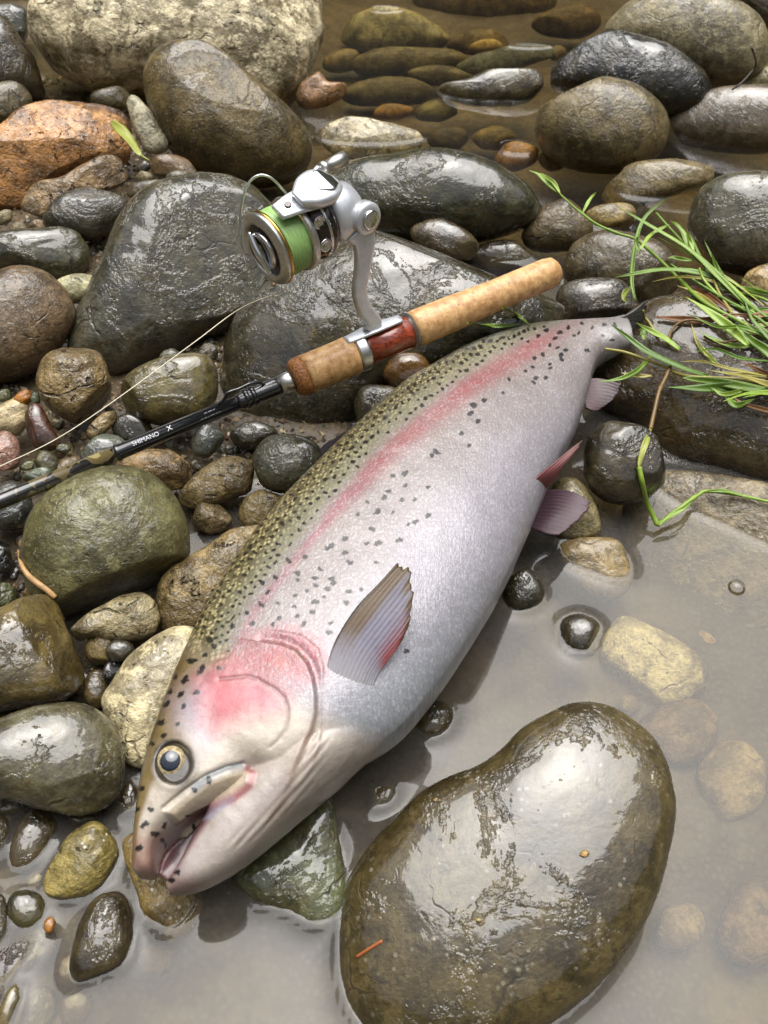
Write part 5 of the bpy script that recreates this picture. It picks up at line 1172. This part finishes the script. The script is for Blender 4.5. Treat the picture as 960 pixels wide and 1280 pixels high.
blade(g, zpath([(850,437),(830,424),(812,413),(795,403)], .062, .072), .0046, GR); blade(g, zpath([(806,425),(803,414),(800,410)], .064, .068), .0040, DKG)
stem(g, zpath([(990,482),(920,474),(860,470),(830,458),(807,449),(780,440),(756,436)], .060, .066), .0016, .0010, YEL, (.4, .65))
blade(g, zpath([(814,444),(800,460),(782,471),(764,476),(745,477)], .064, .062), .0030, GR)
blade(g, zpath([(990,492),(940,486),(900,478),(866,474),(852,472)], .060, .062), .0054, DKG); blade(g, zpath([(955,486),(910,484),(870,486),(834,484)], .058, .060), .0060, DKG)
blade(g, zpath([(905,494),(918,506),(930,504),(945,498)], .058, .060), .0040, GR); blade(g, zpath([(938,485),(905,493),(888,484)], .06, .06), .0030, GR)
blade(g, zpath([(815,470),(800,470),(785,468),(776,466)], .058, .058), .0026, YEL)
blade(g, zpath([(985,372),(950,366),(930,360),(915,358)], .07, .08), .0030, DKG); stem(g, zpath([(990,392),(950,372),(910,364),(880,358)], .075, .08), .0013, .0008, GR)
blade(g, zpath([(820,397),(850,399),(884,400),(920,394),(958,398)], .060, .066), .0042, DRY); blade(g, zpath([(990,415),(960,395),(940,396),(912,392)], .066, .068), .0048, DRY)
blade(g, zpath([(902,390),(884,376),(864,364),(846,357)], .072, .080), .0032, YEL); blade(g, zpath([(916,392),(890,372),(868,360),(852,360)], .07, .075), .0030, DRY)
blade(g, zpath([(896,452),(880,440),(870,424),(864,404)], .060, .070), .0026, YEL); blade(g, zpath([(899,458),(886,445),(878,436),(870,428)], .060, .064), .0030, GR)
stem(g, zpath([(835,426),(840,412),(852,402),(868,400),(886,404)], .062, .066), .0011, .0011, RED)
stem(g, zpath([(822,422),(812,404),(806,396),(804,388)], .062, .07), .0013, .0009, YEL)
blade(g, zpath([(789,358),(781,366),(780,374),(787,378)], .06, .06), .0034, LIM)
stem(g, zpath([(880,420),(900,428),(930,424),(960,412)], .062, .070), .0012, .0012, DRY); blade(g, zpath([(990,520),(955,512),(930,505),(915,496)], .056, .06), .0030, DRY)
rg = random.Random(9)
for k in range(18):
    x0, y0 = 990 + rg.uniform(-10, 25), rg.uniform(378, 498); ln = rg.uniform(40, 110); sl_ = rg.uniform(-.35, .55)
    blade(g, zpath([(x0, y0), (x0 - ln * .35, y0 - ln * .35 * sl_), (x0 - ln * .7, y0 - ln * .6 * sl_ + rg.uniform(-4, 4)), (x0 - ln, y0 - ln * sl_)], .064, .064 + rg.uniform(0, .014)), rg.uniform(.002, .0036), rg.choice([GR, DKG, GR, YEL, DRY]))
for pts_, w_, m_ in (([(960,400),(905,350),(862,318),(822,296)],.0022,GR),([(935,392),(910,356),(893,326),(880,300)],.0022,GR),([(955,382),(915,352),(880,330),(852,300)],.0020,LIM),([(925,376),(890,352),(850,346),(815,352)],.0020,YEL),([(975,430),(930,410),(895,408),(860,392)],.0024,GR),([(965,452),(925,448),(895,436),(868,440)],.0022,DKG),([(958,470),(915,462),(880,452),(850,452)],.0020,YEL),([(905,366),(884,340),(866,300),(858,286)],.0018,GR)):
    blade(g, zpath(pts_, .08, .092), w_, m_)
tag(g, 'tangled clump of green grass lying on the brown slab at the right edge', 'grass')

h = empty('grass_stalk', tuple(at(822, 654, .004)))
stem(h, [(838,458,.064),(831,474,.062),(824,489,.060),(818,514,.056),(813,537,.052)], .0014, .0016, RED, (.45,))
blade(h, [(813,536,.054),(806,556,.050),(800,578,.046),(799,588,.043)], .0036, LIM, 'leaf_sheath')
stem(h, [(799,584,.045),(803,604,.034),(808,626,.020),(816,644,.010),(822,656,.006)], .0018, .0020, GR)
stem(h, [(822,656,.006),(838,644,.008),(858,629,.012),(874,618,.014),(884,614,.015),(920,618,.013),(960,627,.012),(1000,634,.012)], .0018, .0010, GR, (.35,))
blade(h, [(823,657,.009),(840,644,.013),(856,634,.016),(864,628,.017)], .0034, GR, 'leaf_blade'); blade(h, [(884,614,.016),(905,614,.016),(928,620,.015),(950,626,.014)], .0024, GR)
tag(h, 'single bent grass stalk hanging past the dark cube shaped stone into the pool', 'grass')

q = empty('grass_sprig', tuple(at(630, 405, .05)))
blade(q, [(584,404,.062),(610,408,.062),(632,407,.062),(650,405,.062)], .0034, GR); blade(q, [(628,385,.060),(642,392,.062),(654,400,.063),(664,408,.063)], .0030, GR); blade(q, [(632,384,.060),(646,394,.064),(656,402,.064),(662,407,.064)], .0022, LIM)
tag(q, 'short green grass sprig between the cork grip and the fish', 'grass')

lf = empty('fallen_leaf', tuple(at(165, 178, .075)))
blade(lf, [(139,152,.088),(150,162,.088),(162,176,.086),(172,190,.084),(178,196,.082)], .0085, LIM, 'leaf_blade', fold=.25)
v, f = tube(crom(np.array([at(176,194,.083), at(182,198,.082), at(187,201,.080)]), 10), .0010, 6); mesh_obj('leaf_stalk', v, f, LIM, lf)
tag(lf, 'yellow green fallen leaf leaning on the orange granite rock', 'leaf')

BARK = simple('root_bark', (168,132,88), 0.5, noise=0.3, scale=200, bump=0.4)
v, f = tube(crom(np.array([vis(*p_) for p_ in ((23,688,.034),(27,706,.037),(36,720,.040),(48,730,.041),(58,737,.040),(69,747,.036))]), 40), np.interp(np.linspace(0, 1, 40), [0, .5, 1], [.0010, .0020, .0018]), 8)
tag(mesh_obj('rootlet', v, f, BARK, loc=at(45, 727, .035)), 'thin pale rootlet lying on the round olive green boulder', 'root')
v, f = tube(crom(np.array([hit(446,1196)[0], hit(460,1187)[0], hit(478,1176)[0]]), 14), .0009, 6)
tag(mesh_obj('twig', v, f, simple('red_twig', (150,84,44), 0.5), loc=at(460, 1186, .053)), 'tiny red brown twig on the foreground boulder', 'twig')
v, f = tube(crom(np.array([at(940,60,.13), at(945,80,.10), at(936,94,.09), at(924,106,.085), at(915,112,.08)]), 24), .0011, 6)
tag(mesh_obj('twig', v, f, simple('dark_twig', (60,48,40), 0.5), loc=at(930, 100, .08)), 'thin dark twig in front of the big light grey boulder', 'twig')
# air bubble on the pool
def bubble(px, py, r):
    c = at(px, py, 0.0003); V = []
    for t_ in np.linspace(0, math.pi / 2, 9):
        for k in range(28): V.append(c + np.array([r * math.cos(t_) * math.cos(k / 28 * 6.2832), r * math.cos(t_) * math.sin(k / 28 * 6.2832), r * .7 * math.sin(t_)]))
    b = NB('bubble_film'); fr = b.n('ShaderNodeFresnel', IOR=1.45); b.done(b.n('ShaderNodeMixShader', i0=fr, i1=b.n('ShaderNodeBsdfTransparent'), i2=b.n('ShaderNodeBsdfGlossy', Roughness=0.02)))
    return mesh_obj('air_bubble', np.array(V), grid_faces(9, 28), b.m, loc=c)
tag(bubble(921, 734, .0058), 'air bubble floating over the flat grey slab', 'bubble')

for (x, y, r_, col_, lab) in ((731,1067,6,(196,160,104),'tiny tan pebble in the middle of the shiny foreground boulder'),(598,1150,3.5,(214,190,140),'tiny cream pebble on the lower half of the foreground boulder'),(545,1000,3.5,(206,176,130),'tiny cream pebble near the upper left rim of the foreground boulder')):
    L_, d = hit(x, y)
    stone('pebble', 'pebble', lab, float(L_[2]) + .0008, [(x + r_ * math.cos(t_) * (1 + .15 * math.sin(3 * t_)), y + r_ * .8 * math.sin(t_)) for t_ in np.arange(7) / 7 * 6.283], col_, 'matt', th=.7)
